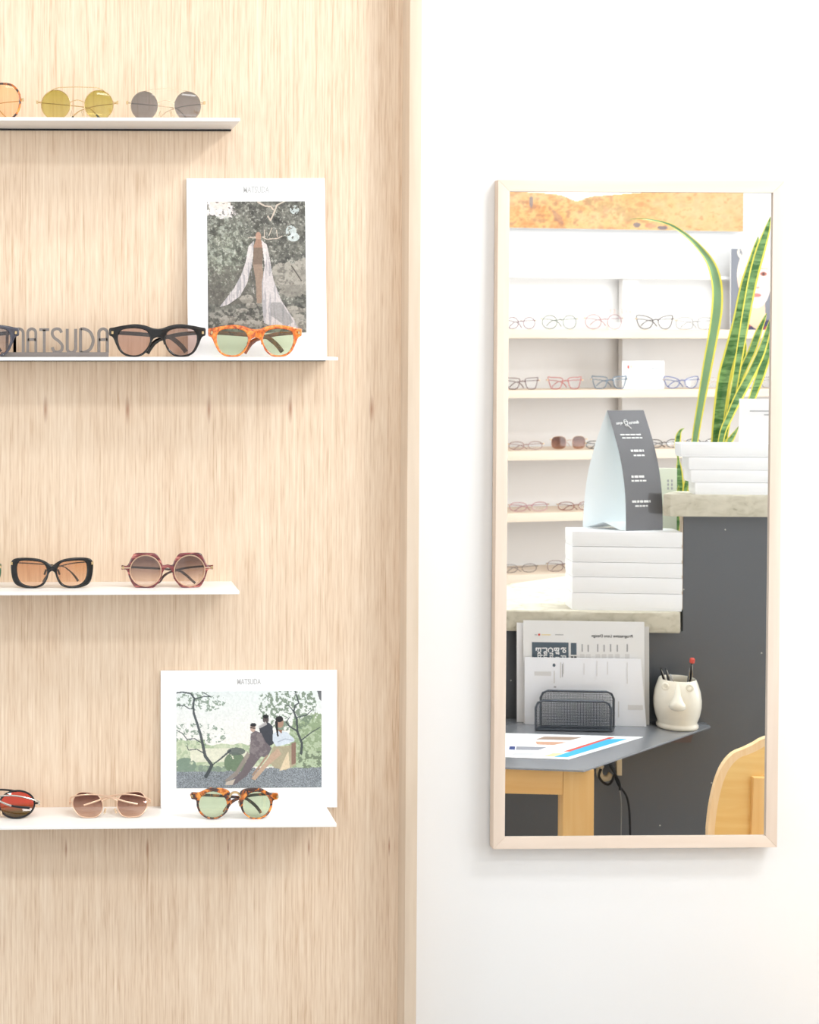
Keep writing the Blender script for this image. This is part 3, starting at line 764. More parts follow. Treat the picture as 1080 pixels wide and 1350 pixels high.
# second shelf ------------------------------------------------------
WO = mm([(508, 97), (560, 90), (640, 62), (740, 50), (860, 64), (950, 82), (996, 92), (1000, 130), (996, 165), (962, 186), (930, 258), (892, 328), (830, 373), (740, 383), (670, 370), (612, 322), (578, 250), (550, 200), (508, 181)], 6.86, 508, 383)
WL = mm([(590, 180), (620, 122), (700, 96), (800, 95), (878, 115), (908, 170), (900, 255), (852, 336), (765, 366), (683, 353), (622, 298), (592, 240)], 6.86, 508, 383)
Y2 = -0.060
frame_acetate('sunglasses', 'ink blue thick-framed glasses cut by the left edge, beside the metal letters', G_2, WO, WL, BLUE_BLACK, L_SMOKE, (base_x(-39, Y2, 0), Y2, Z2), W=67)
frame_acetate('sunglasses', 'glossy black thick acetate sunglasses with rose brown lenses beside the metal letters', G_2, WO, WL, BLACK_GLOSS, L_ROSE, (base_x(208, Y2, 0), Y2, Z2), W=67)
AO = [(x * 0.975, z * 0.98) for x, z in WO]; AL = [(x * 0.975, z * 0.98) for x, z in WL]
frame_acetate('sunglasses', 'amber orange tortoiseshell sunglasses with green lenses before the tall picture card', G_2, AO, AL, AMBER, L_GREEN, (base_x(337, Y2, 0), Y2, Z2), W=65,
              tm=ramp_mat('brown_tortoiseshell', [(0.3, (96, 48, 24)), (0.6, (168, 92, 44)), (0.8, (206, 130, 70))], 110, 0.15, 1.0, detail=3, dist=1.2))
# third shelf --------------------------------------------------------
Y3 = -0.058
BO = mm([(228, 120), (255, 100), (290, 88), (340, 84), (385, 88), (404, 105), (404, 150), (392, 192), (362, 211), (310, 216), (270, 206), (250, 180), (240, 150), (228, 141)], 2.9, 228, 216)
BL = mm([(250, 140), (265, 109), (300, 100), (350, 98), (373, 106), (378, 140), (370, 178), (347, 200), (307, 207), (275, 197), (257, 170)], 2.9, 228, 216)
frame_acetate('sunglasses', 'dark green round glasses, only a rim sliver showing at the third shelf left edge', G_3, mm([(500, 190), (540, 170), (580, 110), (660, 80), (760, 80), (850, 130), (890, 220), (870, 330), (790, 405), (680, 410), (590, 350), (545, 270), (500, 225)], 6.7, 500, 410),
              [(x + 0.0325, z + 0.0245) for x, z in circle(0, 0, 0.020, 0.0195, 24)], GREEN_ACE, L_GREEN, (base_x(-51, Y3, 0), Y3, Z3), W=57, zt=0.032)
frame_acetate('sunglasses', 'glossy black rounded rectangular sunglasses with orange brown lenses and thin metal temples', G_3, BO, BL, BLACK_GLOSS, L_ORANGE, (base_x(68.5, Y3, 0), Y3, Z3), W=60, zt=0.037, tm=BLACK_METAL, sec=(0.0009, 1.0), tip=BLACK_METAL)
HO = mm([(500, 190), (545, 195), (565, 150), (605, 95), (645, 83), (740, 81), (812, 88), (842, 125), (882, 203), (935, 203), (936, 224), (935, 246), (890, 250), (862, 330), (820, 402), (775, 415), (645, 415), (602, 385), (562, 330), (545, 270), (522, 232), (500, 222)], 6.4, 500, 415)
HL = [((710 - 500) / 6400 + x, (415 - 252) / 6400 + z) for x, z in circle(0, 0, 0.0229, 0.0229, 24)]
def hex_bars(o):
    for sgn in (-1, 1):
        build('temple_plate', MB().box(min(sgn * 0.0555, sgn * 0.069), max(sgn * 0.0555, sgn * 0.069), 0.0015, 0.0032, 0.0288, 0.0306), ROSE, o)
frame_acetate('sunglasses', 'burgundy striped hexagonal sunglasses with round gold-ringed brown lenses', G_3, HO, HL, BURGUNDY, L_BROWN, (base_x(221.5, Y3, 0), Y3, Z3), W=66, zt=0.030, ring=ROSE, extras=hex_bars,
              tm=mat('dark_brown_acetate', (66, 36, 32), 0.15, coat=1.0), sec=(0.0017, 0.7))
# lowest shelf -------------------------------------------------------
Y4 = -0.066
KO = [(x / 4.02 / 1000, (310 - y) / 4.02 / 1000) for x, y in [(29, 150), (46, 132), (80, 122), (150, 122), (185, 138), (215, 152), (258, 155), (262, 176), (258, 192), (232, 200), (226, 240), (205, 280), (170, 304), (134, 310), (90, 300), (50, 268), (30, 222), (24, 180)]]
def keyhole(o):
    for sgn in (-1, 1):
        pass
o = empty('sunglasses', (base_x(311, Y4, 0), Y4, Z4), (0, R(0.8), 0)); tag(o, 'dark tortoiseshell round sunglasses with green lenses and a gold bridge, before the wide picture card', 'glasses', G_4)
KL = [(131 / 4020 + x, 88 / 4020 + z) for x, z in circle(0, 0, 0.0208, 0.0198, 28)]
for sgn in (1, -1):
    plate('rim', [[(sgn * x, z) for x, z in smooth_path(KO, 5, True)], [(sgn * x, z) for x, z in KL]], 0.004, 0.0008, DARK_TORT, o, 1.2)
    plate('lens', [[(sgn * x, z) for x, z in KL]], 0.0012, 0.0002, L_GREEN, o, 1.2, 0.0004)
    build('nose_pad', MB().tube([(sgn * 0.007, 0.004, 0.026), (sgn * 0.009, 0.007, 0.018)], 0.0017, seg=6), CLEARISH, o, smooth=True)
build('bridge', MB().tube(smooth_path([(-0.0085, -0.001, 0.034), (-0.004, -0.002, 0.0405), (0.004, -0.002, 0.0405), (0.0085, -0.001, 0.034)], 5), 0.0017, seg=8), GOLD, o, smooth=True)
temples(o, 64, 0.034, DARK_TORT, (0.0022, 0.6))
# the two pairs that lie with their temples to the front
frame_wire('sunglasses', 'rose gold wire sunglasses with brown gradient lenses, temples folded to the front', G_4,
           smooth_path([(0.0325 + x / 1000, z / 1000 + 0.021) for x, z in [(-21, 5), (-14, 17), (0, 20.5), (15, 19), (23, 6), (22, -7), (13, -18), (0, -20.5), (-13, -18), (-20, -8)]], 4, True), 0.0009, ROSE, L_PLUM,
           (base_x(146.5, Y4, 0), Y4 + 0.012, Z4), rz=math.pi, bridge=[(-0.0115, 0, 0.028), (0, 0.002, 0.032), (0.0115, 0, 0.028)], W=60, zt=0.024, tilt=R(47), rsec=0.0011,
           paths=([(-66, 3, 0), (-62, 14, 0), (-30, 24, 1), (0, 25, -2), (24, 22, -9), (44, 18, -13)], [(66, 3, 0), (62, 20, 0), (30, 28, -1), (0, 29, -6), (-24, 26, -12), (-44, 22, -14)]))
frame_wire('sunglasses', 'oval dark-rimmed sunglasses with red lenses, silver temples in front, cut by the left edge', G_4,
           circle(0.031, 0.0215, 0.0265, 0.021, 36), 0.0015, BLACK_METAL, L_RED,
           (base_x(-6.5, Y4, 0), Y4 + 0.012, Z4), rz=math.pi, bridge=[(-0.006, 0, 0.028), (0, 0.002, 0.031), (0.006, 0, 0.028)],
           bar=[(-0.031, -0.001, 0.0425), (-0.012, -0.002, 0.0455), (0.012, -0.002, 0.0455), (0.031, -0.001, 0.0425)], tm=SILVER, tip=BLACK_METAL, W=64, zt=0.022, tilt=R(38), rsec=0.0013,
           paths=([(-66, 3, 0), (-62, 14, 0), (-30, 24, 4), (0, 25, 2), (24, 22, -8), (44, 18, -14)], [(66, 3, 0), (62, 20, 0), (30, 28, 3), (0, 29, -4), (-24, 26, -12), (-52, 22, -14)]))

# ------------------------------------------------------------------ standing metal letters
def letters_sign():
    Y = -0.045
    o = empty('letter_sign', (base_x(76, Y, 0), Y, Z2)); tag(o, 'grey metal letters on a bar, spelling a name on the second shelf', 'sign')
    sc = 1 / 0.880 / 1000; cx = 76
    zb = 0.0088
    build('base_bar', MB().box((2 - cx) * sc, (142.5 - cx) * sc, -0.008, 0.012, 0, zb - 0.002), GREY_METAL, o, bevel=0.0006)
    def arc(x0, x1, z0, r, zt):   # round-topped stroke up, over and down
        m = (x0 + x1) / 2; rr = (x1 - x0) / 2
        return [(x0, z0), (x0, zt - rr)] + [(m - rr * math.cos(a), zt - rr + rr * math.sin(a)) for a in [math.pi * k / 12 for k in range(1, 12)]] + [(x1, zt - rr), (x1, z0)]
    H = 31.0
    L = {
        'letter_m': [arc(10, 20, 0, 0, H)[:], arc(20, 31, 0, 0, H)],
        'letter_a': [arc(37, 47.5, 0, 0, H), [(37, 17), (47.5, 17)]],
        'letter_t': [[(52, H - 1), (65, H - 1)], [(58.5, H - 1), (58.5, 0)]],
        'letter_s': [smooth_path([(81, 26), (79, 30), (74.5, 31), (70, 29), (69, 24), (72, 19), (78, 14.5), (82, 9), (81, 3), (76, 0.5), (71, 2), (69, 7)], 4)],
        'letter_u': [[(x, H - z) for x, z in arc(88.5, 99.5, 0, 0, H)]],
        'letter_d': [smooth_path([(106, H), (112, H - 0.5), (119, H - 5), (122.5, 15.5), (119, 5), (112, 0.8), (106, 0.5)], 5), [(106, H + 0.6), (106, 0)]],
    }
    order = ['letter_m', 'letter_a', 'letter_t', 'letter_s', 'letter_u', 'letter_d', 'letter_a2']
    L['letter_a2'] = [arc(130, 141, 0, 0, H), [(130, 17), (141, 17)]]
    for k in order:
        mb = MB()
        for st in L[k]:
            # flat strap standing on edge: thin in the picture, 14 mm deep
            P = [Vector(((x - cx) * sc, 0, zb - 0.0025 + z * sc)) for x, z in st]; n = len(P); w = 0.0021; vs = []
            for i in range(n):
                t = (P[min(i + 1, n - 1)] - P[max(i - 1, 0)]).normalized(); nn = Vector((-t.z, 0, t.x)) * w
                vs += [P[i] + nn + Vector((0, -0.006, 0)), P[i] - nn + Vector((0, -0.006, 0)), P[i] - nn + Vector((0, 0.008, 0)), P[i] + nn + Vector((0, 0.008, 0))]
            fs = [(i * 4 + a, i * 4 + (a + 1) % 4, i * 4 + 4 + (a + 1) % 4, i * 4 + 4 + a) for i in range(n - 1) for a in range(4)]
            fs += [(0, 3, 2, 1), tuple((n - 1) * 4 + a for a in range(4))]
            mb.add(vs, fs)
        build('letter', mb, GREY_METAL, o)
letters_sign()

# ------------------------------------------------------------------ picture cards
def picture_card(px0, px1, py0, z_base, y_base, lean, yrot, print_px, img, label, logo_px, roll=0.0, h=None):
    cxp = (px0 + px1) / 2
    p_top = at(cxp, py0, -0.006); k = (at(px1, py0, -0.006) - at(px0, py0, -0.006)).length / (px1 - px0)
    H = h or (p_top.z - z_base); W = (px1 - px0) * k
    o = empty('picture_card', (p_top.x, y_base, z_base), (-lean, roll, 0)); tag(o, label, 'picture card')
    build('card_board', MB().box(-W / 2, W / 2, 0, 0.003, 0, H), CARD_WHITE, o, bevel=0.0004)
    x0, y0, x1, y1 = print_px
    pw, ph = (x1 - x0) * k, (y1 - y0) * k
    cx, cz = ((x0 + x1) / 2 - cxp) * k, H - ((y0 + y1) / 2 - py0) * k
    print_sheet('photo_print', pw, ph, img, o, (cx, -0.0004, cz), rough=0.5)
    lx, ly, ls = logo_px
    words('MATSUDA', ls * k, mat('logo_grey_ink', (194, 192, 190), 0.6), o, ((lx - cxp) * k, -0.0004, H - (ly - py0) * k), TO_CAM, sx=0.62, bold=0.0002)
    return o
h1 = at(338, 234.5, -0.006).z - Z2
picture_card(247.5, 430, 234.5, Z2, -0.020, R(-3.4) * -1, 0, (274, 265, 403.5, 438), forest_picture(), 'tall white card with a woodland photograph of one person in a long pale drape', (339, 250, 12), roll=R(-0.3))
picture_card(212, 444.5, 884, Z4, -0.012, R(2.0), 0, (232.5, 911, 424, 1038), lakeside_picture(), 'wide white card with a lakeside photograph of three seated people', (328, 899, 11), roll=R(0.1))

# ------------------------------------------------------------------ the wall mirror
def wall_mirror():
    o = bpy.data.objects.new('wall_mirror', None); COL.objects.link(o)
    o.matrix_world = Matrix(((M_r.x, -M_n.x, M_u.x, M_C.x), (M_r.y, -M_n.y, M_u.y, M_C.y), (M_r.z, -M_n.z, M_u.z, M_C.z), (0, 0, 0, 1)))
    tag(o, 'tall rectangular wall mirror in a pale maple frame, hung on the white wall', 'mirror')
    W, H, f, d = M_W / 2, M_H / 2, 0.0182, 0.019
    def rail(pts, m):
        vs = [(x, 0, z) for x, z in pts] + [(x, d, z) for x, z in pts]
        build('frame_rail', MB().add(vs, [(0, 1, 2, 3), (7, 6, 5, 4)] + [(i, i + 4, (i + 1) % 4 + 4, (i + 1) % 4) for i in range(4)]), m, o, bevel=0.0008)
    rail([(-W, H), (W, H), (W - f, H - f), (-W + f, H - f)], FRAME_WOOD_H)
    rail([(-W, -H), (-W + f, -H + f), (W - f, -H + f), (W, -H)], FRAME_WOOD_H)
    rail([(-W, -H), (-W, H), (-W + f, H - f), (-W + f, -H + f)], FRAME_WOOD_V)
    rail([(W, -H), (W - f, -H + f), (W - f, H - f), (W, H)], FRAME_WOOD_V)
    m = bpy.data.materials.new('mirror_silvering'); m.use_nodes = True; b = m.node_tree.nodes['Principled BSDF']
    b.inputs['Base Color'].default_value = (0.96, 0.965, 0.96, 1); b.inputs['Metallic'].default_value = 1; b.inputs['Roughness'].default_value = 0.0
    g = 0.0015
    build('mirror_glass', MB().box(-W + f - g, W - f + g, 0.0035, 0.0085, -H + f - g, H - f + g), m, o)
wall_mirror()

# ================================================================== what stands in the room and shows in the mirror
# ------------------------------------------------------------------ desk
zt = FD.m(770, 956, 0.0).z
P2 = FD.mz(770, 1015.5, zt); P3 = FD.mz(937, 957.5, zt); P1 = FD.mz(550, 1007, zt); P0 = FD.mz(664, 957, zt)
def desk():
    o = thing_in(FD, 'desk', P2.x, P2.y, 0, 'small desk with a thin dark steel top and golden beech legs before the charcoal counter', 'desk')
    L = lambda p: (p.x - P2.x, p.y - P2.y)
    back = -0.052 - P2.y
    poly = [L(P1), L(P2), L(P3), (L(P3)[0], back), (L(P1)[0] + 0.04, back)]
    build('desk_top', MB().prism(poly, zt - 0.004, zt), SHEET_STEEL, o, bevel=0.0008)
    sf = P2.y - 0.02                       # front plane of the wooden frame
    a, b2 = FD.m(742.5, 1047, sf), FD.m(783.5, 1047, sf)
    topz = zt - 0.0042
    lx0, lx1 = a.x - P2.x, b2.x - P2.x
    xl = FD.m(560, 1047, sf).x - P2.x
    y1 = -0.02; y0 = y1 - 0.045
    ab = FD.m(700, 1047, sf).z
    yb0 = back + 0.03
    xr2 = lx1
    def leg(xa, xb, ya, yb_): build('leg', MB().box(xa, xb, ya, yb_, 0, topz), DESK_WOOD, o, bevel=0.002)
    leg(lx0, lx1, y0, y1); leg(xl, xl + (lx1 - lx0), y0, y1)
    leg(xl, xl + (lx1 - lx0), yb0, yb0 + 0.045)
    build('apron', MB().box(xl + (lx1 - lx0), lx0 - 0.0006, y0 + 0.01, y1 - 0.001, ab, topz), DESK_WOOD_H, o)
    build('wall_batten', MB().box(xl + (lx1 - lx0), lx1, yb0 - 0.022, yb0 - 0.0225 + 0.018, topz - 0.04, topz), DESK_WOOD_H, o)
    # steel bracket under the tip
    q0, q1 = FD.m(884, 978, -0.04), FD.m(914, 968, -0.04)
    t0, t1 = q0.x - P2.x, q1.x - P2.x
    build('bracket', MB().add([(t0, back + 0.012, q0.z), (t1 - 0.006, back + 0.012, q0.z), (t1, back + 0.02, zt - 0.0045), (t0 - 0.03, back + 0.02, zt - 0.0045), (t0, back + 0.016, q0.z), (t1 - 0.006, back + 0.016, q0.z), (t1, back + 0.024, zt - 0.0045), (t0 - 0.03, back + 0.024, zt - 0.0045)],
          [(0, 1, 2, 3), (7, 6, 5, 4), (0, 4, 5, 1), (1, 5, 6, 2), (2, 6, 7, 3), (3, 7, 4, 0)]), mat('brown_steel', (110, 96, 92), 0.35, 0.5), o)
desk()

# cable clip and cord under the desk
def cable():
    s = -0.03; a = FD.m(797, 1018, s)
    o = thing_in(FD, 'power_cable', a.x, s, 0, 'black power cable with cream plug tied up beneath the desk top', 'cable')
    z = a.z; k = (FD.m(820, 1018, s).x - FD.m(797, 1018, s).x) / 23
    cream = mat('cream_plastic', (226, 206, 170), 0.4)
    build('plug', MB().tube(smooth_path([(-4 * k, 0.0, z + 10 * k), (-7 * k, 0, z + 2 * k), (-4 * k, 0, z - 7 * k), (4 * k, 0, z - 8 * k), (9 * k, 0, z - 2 * k)], 4), [4.2 * k] * 17, seg=12), cream, o, smooth=True)
    build('plug', MB().box(15 * k, 22 * k, -0.004, 0.008, z - 3 * k, zt - 0.006), cream, o, bevel=0.002)
    build('cord', MB().tube(smooth_path([(-6 * k, 0.01, z + 6 * k), (-9 * k, 0.012, z - 4 * k), (-2 * k, 0.012, z - 13 * k), (6 * k, 0.012, z - 13 * k), (12 * k, 0.01, z + 2 * k), (6 * k, 0.01, z + 11 * k), (12 * k, 0.012, z), (18 * k, 0.012, z - 12 * k), (19 * k, 0.01, z - 22 * k)], 6), 1.7 * k, seg=8), BLACK_METAL, o, smooth=True)
    build('cord', MB().tube(smooth_path([(12 * k, 0.002, z + 6 * k), (17 * k, 0.0, z - 14 * k), (30 * k, 0.0, z - 34 * k), (34 * k, 0, z - 70 * k), (34 * k, 0, z - 130 * k), (30 * k, 0, max(0.008, z - 300 * k)), (20 * k, 0, 0.008)], 6), 1.5 * k, seg=8), BLACK_METAL, o, smooth=True)
    build('cord', MB().tube(smooth_path([(19 * k, 0.004, z - 20 * k), (22 * k, 0.002, z - 40 * k), (22 * k, 0.002, z - 90 * k), (20 * k, 0.002, max(0.01, z - 300 * k)), (16 * k, 0.01, 0.01)], 6), 0.8 * k, seg=6), mat('grey_cable', (140, 138, 134), 0.5), o, smooth=True)
cable()

# ------------------------------------------------------------------ counter: dark panels, concrete tops
s_w, s_f = -0.060, -0.030
z1t = FD.m(780, 806, s_f).z; z1b = FD.m(780, 833.6, s_f).z
z2t = FD.m(960, 652.5, s_f).z; z2b = FD.m(905, 681, s_f).z
tL = FD.m(575, 900, s_w).x; tS = FD.m(901, 760, s_w).x; tR = FD.m(1075, 760, s_w).x
def counter():
    o = thing_in(FD, 'reception_counter', tS, s_w, 0, 'charcoal laminate counter front, low on the left and tall on the right', 'counter')
    zl, zu = z1b - 0.0005, z2b - 0.0005
    pl = [(tL - tS, 0), (tR - tS, 0), (tR - tS, zl), (tR - tS, zu), (0, zu), (0, zl), (tL - tS, zl)]
    build('front_panel', MB().add([(x, 0, z) for x, z in pl] + [(x, -0.018, z) for x, z in pl], [(0, 1, 2, 5, 6), (2, 3, 4, 5), (13, 12, 9, 8, 7), (12, 11, 10, 9)] + [(i, 7 + i, 7 + (i + 1) % 7, (i + 1) % 7) for i in range(7)]), DARK_PANEL, o)
    build('panel_edge', MB().box(-0.0035, -0.0006, -0.017, -0.001, z1t + 0.001, z2b - 0.0005), EDGE_WOOD, o)
    build('side_panel', MB().box(tL - tS, tL - tS + 0.018, -0.42, -0.0186, 0, z1b - 0.0005), DARK_PANEL, o)
    build('side_panel', MB().box(tR - tS - 0.018, tR - tS, -0.42, -0.0186, 0, z1b - 0.0005), DARK_PANEL, o)
counter()
def rough_slab(poly, z0, z1, name, label, group):
    """concrete slab with slightly uneven, chamfered edges"""
    cx, cy = poly[0]
    pts = []
    n = len(poly)
    for i in range(n):
        a, b = Vector(poly[i]), Vector(poly[(i + 1) % n]); k = max(1, int((b - a).length / 0.03))
        for j in range(k):
            p = a.lerp(b, j / k); pts.append(p)
    g = random.Random(3); c = sum(pts, Vector((0, 0))) / len(pts)
    mb = MB(); rings = []
    lev = [(z0, 0.003), (z0 + 0.004, 0.0), (z0 + (z1 - z0) * 0.35, -0.0005), (z0 + (z1 - z0) * 0.7, 0.0005), (z1 - 0.003, 0.0), (z1, 0.0025)]
    vs = []
    for z, ins in lev:
        for p in pts:
            d = (c - p).normalized(); q = p + d * (ins + g.uniform(0, 0.0016)); vs.append((q.x - cx, q.y - cy, z - z0))
    m = len(pts); fs = [(i * m + k, i * m + (k + 1) % m, (i + 1) * m + (k + 1) % m, (i + 1) * m + k) for i in range(len(lev) - 1) for k in range(m)]
    fs += [tuple(range(m))[::-1], tuple((len(lev) - 1) * m + k for k in range(m))]
    mb.add(vs, fs)
    o = build(name, mb, CONCRETE, None, smooth=True, angle=30)
    put(o, FD, cx, cy, z0); tag(o, label, 'countertop', group)
    return o
tA = FD.m(572, 806, s_f).x; tB = FD.m(897.5, 806, s_f).x
b1 = FD.mz(575, 783, z1t); b2 = FD.mz(746, 759, z1t)
rough_slab([(tA, s_f), (tB, s_f), (tB, s_w - 0.0005), (tS + 0.0, s_w - 0.0185), (tR - 0.02, s_w - 0.0185), (tR - 0.02, b2.y - 0.02), (b2.x, b2.y), (b1.x, b1.y)], z1b, z1t, 'concrete_countertop', 'pale concrete worktop of the low counter, under the stack of five boxes', 'concrete tops')
tC = FD.m(876, 665, s_f).x; tC2 = FD.m(889, 652, s_f).x; tD = tR + 0.02
rough_slab([(tC + 0.012, s_f), (tD, s_f), (tD, s_f - 0.085), (tC + 0.05, s_f - 0.085), (tC + 0.028, s_f - 0.06), (tC, s_f - 0.012)], z2b, z2t, 'concrete_countertop', 'pale concrete ledge on top of the tall counter, under the shifted boxes', 'concrete tops')

# ------------------------------------------------------------------ boxes
def box_thing(px0, px1, py0, py1, s, dep, label, group, skew=0.02, zb=None, zt_=None):
    a = FD.m(px0, py1, s); b = FD.m(px1, py0, s)
    z0 = a.z if zb is None else zb; z1_ = b.z if zt_ is None else zt_
    w = b.x - a.x
    o = empty('storage_box', FD.w((a.x + b.x) / 2, s, z0), (0, 0, FD.a + skew)); tag(o, label, 'box', group)
    h = z1_ - z0 - 0.0006
    build('tray', MB().box(-w / 2 + 0.0012, w / 2 - 0.0012, -dep + 0.0012, -0.0012, 0, h * 0.3), BOX_WHITE, o)
    build('lid', MB().box(-w / 2, w / 2, -dep, 0, h * 0.16, h), BOX_WHITE, o, bevel=0.0012)
    return o
names5 = ['bottom', 'second from the bottom', 'middle', 'fourth from the bottom', 'topmost']
ys = [803.5, 781.5, 760.5, 741, 720.5, 700]
zs5 = [FD.m(755, y, -0.045).z for y in ys]; zs5[0] = z1t
for i in range(5):
    box_thing(755 - 0.6 * (i == 0), 899.5, ys[i + 1], ys[i], -0.045, 0.075, f'white box, {names5[i]} in the neat stack under the tent card', 'five stacked white boxes on the low counter', zb=zs5[i] + (0.0003 if i else 0.0), zt_=zs5[i + 1])
yb_ = [(898.5, 584.5, 602.5), (908.5, 602.5, 619.5), (911.5, 619.5, 636), (917, 636, 651)][::-1]
zc = z2t; nm4 = ['bottom', 'second from the bottom', 'third from the bottom', 'topmost']
tops = [FD.m(950, y, -0.035).z for y in (636, 619.5, 602.5, 584.5)]
for i, (x0, ya, ybm) in enumerate(yb_):
    zz = tops[i]
    box_thing(x0, x0 + 128, ya, ybm, -0.034, 0.05, f'white box, {nm4[i]} in the slipped stack on the concrete ledge', 'slipped stack of four white boxes on the tall counter', zb=zc, zt_=zz)
    zc = zz
zBoxTop4 = zc

# white card standing on the slipped stack
a = FD.m(975, 581, -0.05); b = FD.m(1040, 526, -0.05)
o = thing_in(FD, 'sign_card', (a.x + b.x) / 2, -0.05, zBoxTop4 + 0.0002, 'plain white card with faint grey print standing on the slipped boxes', 'sign')
wc, hc = b.x - a.x, b.z - zBoxTop4
build('card_board', MB().box(-wc / 2, wc / 2, -0.003, 0, 0, hc), CARD_WHITE, o)
for (x, y, wd) in ((1003, 542, 26), (1012, 547, 8)):
    q = FD.m(x, y, -0.05); build('printed_line', MB().box(q.x - (a.x + b.x) / 2 - 0.0009 * wd, q.x - (a.x + b.x) / 2 + 0.0009 * wd, 0.0002, 0.0004, q.z - zBoxTop4 - 0.0012, q.z - zBoxTop4 + 0.0012), INK_GREY, o)

# ------------------------------------------------------------------ tent card on the five boxes
def tent_card():
    zb = zs5[5]
    P = lambda x, y, s: FD.m(x, y, s)
    sF, sB = -0.054, -0.112
    fl, fr = P(825.5, 701, sF), P(874, 697, sF - 0.022)        # front panel foot, left and right
    top = P(800.5, 541, -0.082)
    o = thing_in(FD, 'tent_card', fl.x, fl.y, zb, 'tall dark printed tent card with white back, standing on the stack of five boxes', 'tent card')
    H = top.z - zb
    r = Vector((fr.x - fl.x, fr.y - fl.y, 0)) * 1.0             # ridge direction
    tl = Vector((top.x - fl.x, top.y - fl.y, H))
    bl = P(768.5, 698, sB); bl = Vector((bl.x - fl.x, bl.y - fl.y, 0))
    n = 18
    def sheet(foot, bulge, mat_, name, wide=1.0):
        pts = []
        outd = (foot - tl); outd.z = 0
        for i in range(n + 1):
            k = i / n; p = foot.lerp(tl, k); bow = math.sin(math.pi * k) * bulge
            p = p + outd.normalized() * bow; pts.append(p)
        vs = pts + [p + r * (1 + (wide - 1) * (1 - i / n) ** 1.3) for i, p in enumerate(pts)]
        fs = [(i, i + 1, n + 2 + i, n + 1 + i) for i in range(n)]
        return pts, vs, fs
    m_dark = mat('charcoal_card_print', (104, 104, 108), 0.16, coat=1.0, noise=0.14, nscale=6)
    m_in = mat('pale_blue_card_back', (240, 247, 250), 0.5)
    off = r.cross(Vector((0, 0, 1))).normalized() * 0.0006
    fpts, vs, fs = sheet(Vector((0, 0, 0)), 0.014, None, '')
    fp = build('front_panel', MB().add(vs, fs), m_dark, o, smooth=True)
    build('front_liner', MB().add([Vector(v) + (bl.normalized() * 0.0006) for v in vs], fs), m_in, o, smooth=True)
    _, vs2, fs2 = sheet(bl, 0.014, None, '', 1.25)
    build('back_panel', MB().add(vs2, fs2), m_in, o, smooth=True)
    mid = bl * 0.52 + Vector((0, 0, 0.017)); z3 = Vector((0, 0, 0.0005))
    q = [bl * 0.97 + z3, mid, bl * 0.12 + z3]
    build('base_fold', MB().add(q + [p + r for p in q], [(0, 1, 4, 3), (1, 2, 5, 4)]), m_in, o)
    # white print, set as flat strips that follow the panel
    nrm = r.cross(Vector((0, 0, 1))).normalized()
    if nrm.y < 0: nrm = -nrm
    ang = math.atan2(r.y, r.x)
    def spot_at(py):
        k = (701 - py) / 160.0
        i = min(n - 1, max(0, int(k * n))); p = fpts[i].lerp(fpts[i + 1], k * n - i)
        sl = (fpts[i + 1] - fpts[i]).normalized()
        return p, sl
    rl = r.length
    def strip(py, c, wd, hh, m):
        p, sl = spot_at(py); e = r.normalized(); nn = e.cross(sl).normalized(); nn = nn if nn.y > 0 else -nn
        cc = p + r * c + nn * 0.0012; a_, b_ = e * (wd * rl / 2), sl * hh / 2
        build('printed_line', MB().add([cc - a_ - b_, cc + a_ - b_, cc + a_ + b_, cc - a_ + b_], [(0, 1, 2, 3)]), m, fp)
    def text_on(py, c, body, size, bold=0.0):
        p, sl = spot_at(py); e = -r.normalized(); nn = e.cross(sl).normalized()
        cc = p + r * c + nn * 0.0012
        t = words(body, size, INK_WHITE, fp, (0, 0, 0), (0, 0, 0), bold=bold)
        t.matrix_local = Matrix(((e.x, sl.x, nn.x, cc.x), (e.y, sl.y, nn.y, cc.y), (e.z, sl.z, nn.z, cc.z), (0, 0, 0, 1)))
    text_on(557.5, 0.62, 'district', 0.0095, 0.0002); text_on(558, 0.22, 'eyes', 0.0095, 0.0002)
    # round emblem with a tail between the two words
    p, sl = spot_at(557.5); e = r.normalized(); nn = e.cross(sl).normalized(); nn = nn if nn.y > 0 else -nn
    cc = p + r * 0.40 + nn * 0.0014
    mb = MB(); mb.tube([cc + e * 0.0045 * math.cos(a_) + sl * (0.001 + 0.0055 * math.sin(a_)) for a_ in [2 * math.pi * k / 16 for k in range(16)]], 0.0009, closed=True, seg=5)
    mb.tube([cc + e * 0.001 - sl * 0.004, cc + e * 0.009 - sl * 0.0145], 0.0012, seg=5); mb.tube([cc - e * 0.004 - sl * 0.006, cc + e * 0.001 - sl * 0.0085], 0.001, seg=5)
    mb.tube([cc - e * 0.004 + sl * 0.002, cc + e * 0.004 + sl * 0.002], 0.0008, seg=5)
    build('emblem', mb, INK_WHITE, fp)
    for (py, c, wd, hh) in ((573.5, 0.43, 0.56, 0.0032), (577.8, 0.46, 0.56, 0.0032), (594.8, 0.50, 0.36, 0.0052), (601, 0.52, 0.30, 0.0036), (629, 0.40, 0.38, 0.0052), (634.5, 0.40, 0.40, 0.0036), (662, 0.42, 0.50, 0.0052), (668, 0.42, 0.34, 0.0036)):
        # each printed row is broken into short words
        x = c - wd / 2; g = random.Random(int(py)); 
        while x < c + wd / 2 - 0.02:
            ww = min(g.uniform(0.06, 0.15), c + wd / 2 - x); strip(py, x + ww / 2, ww, hh, INK_WHITE); x += ww + 0.018
tent_card()

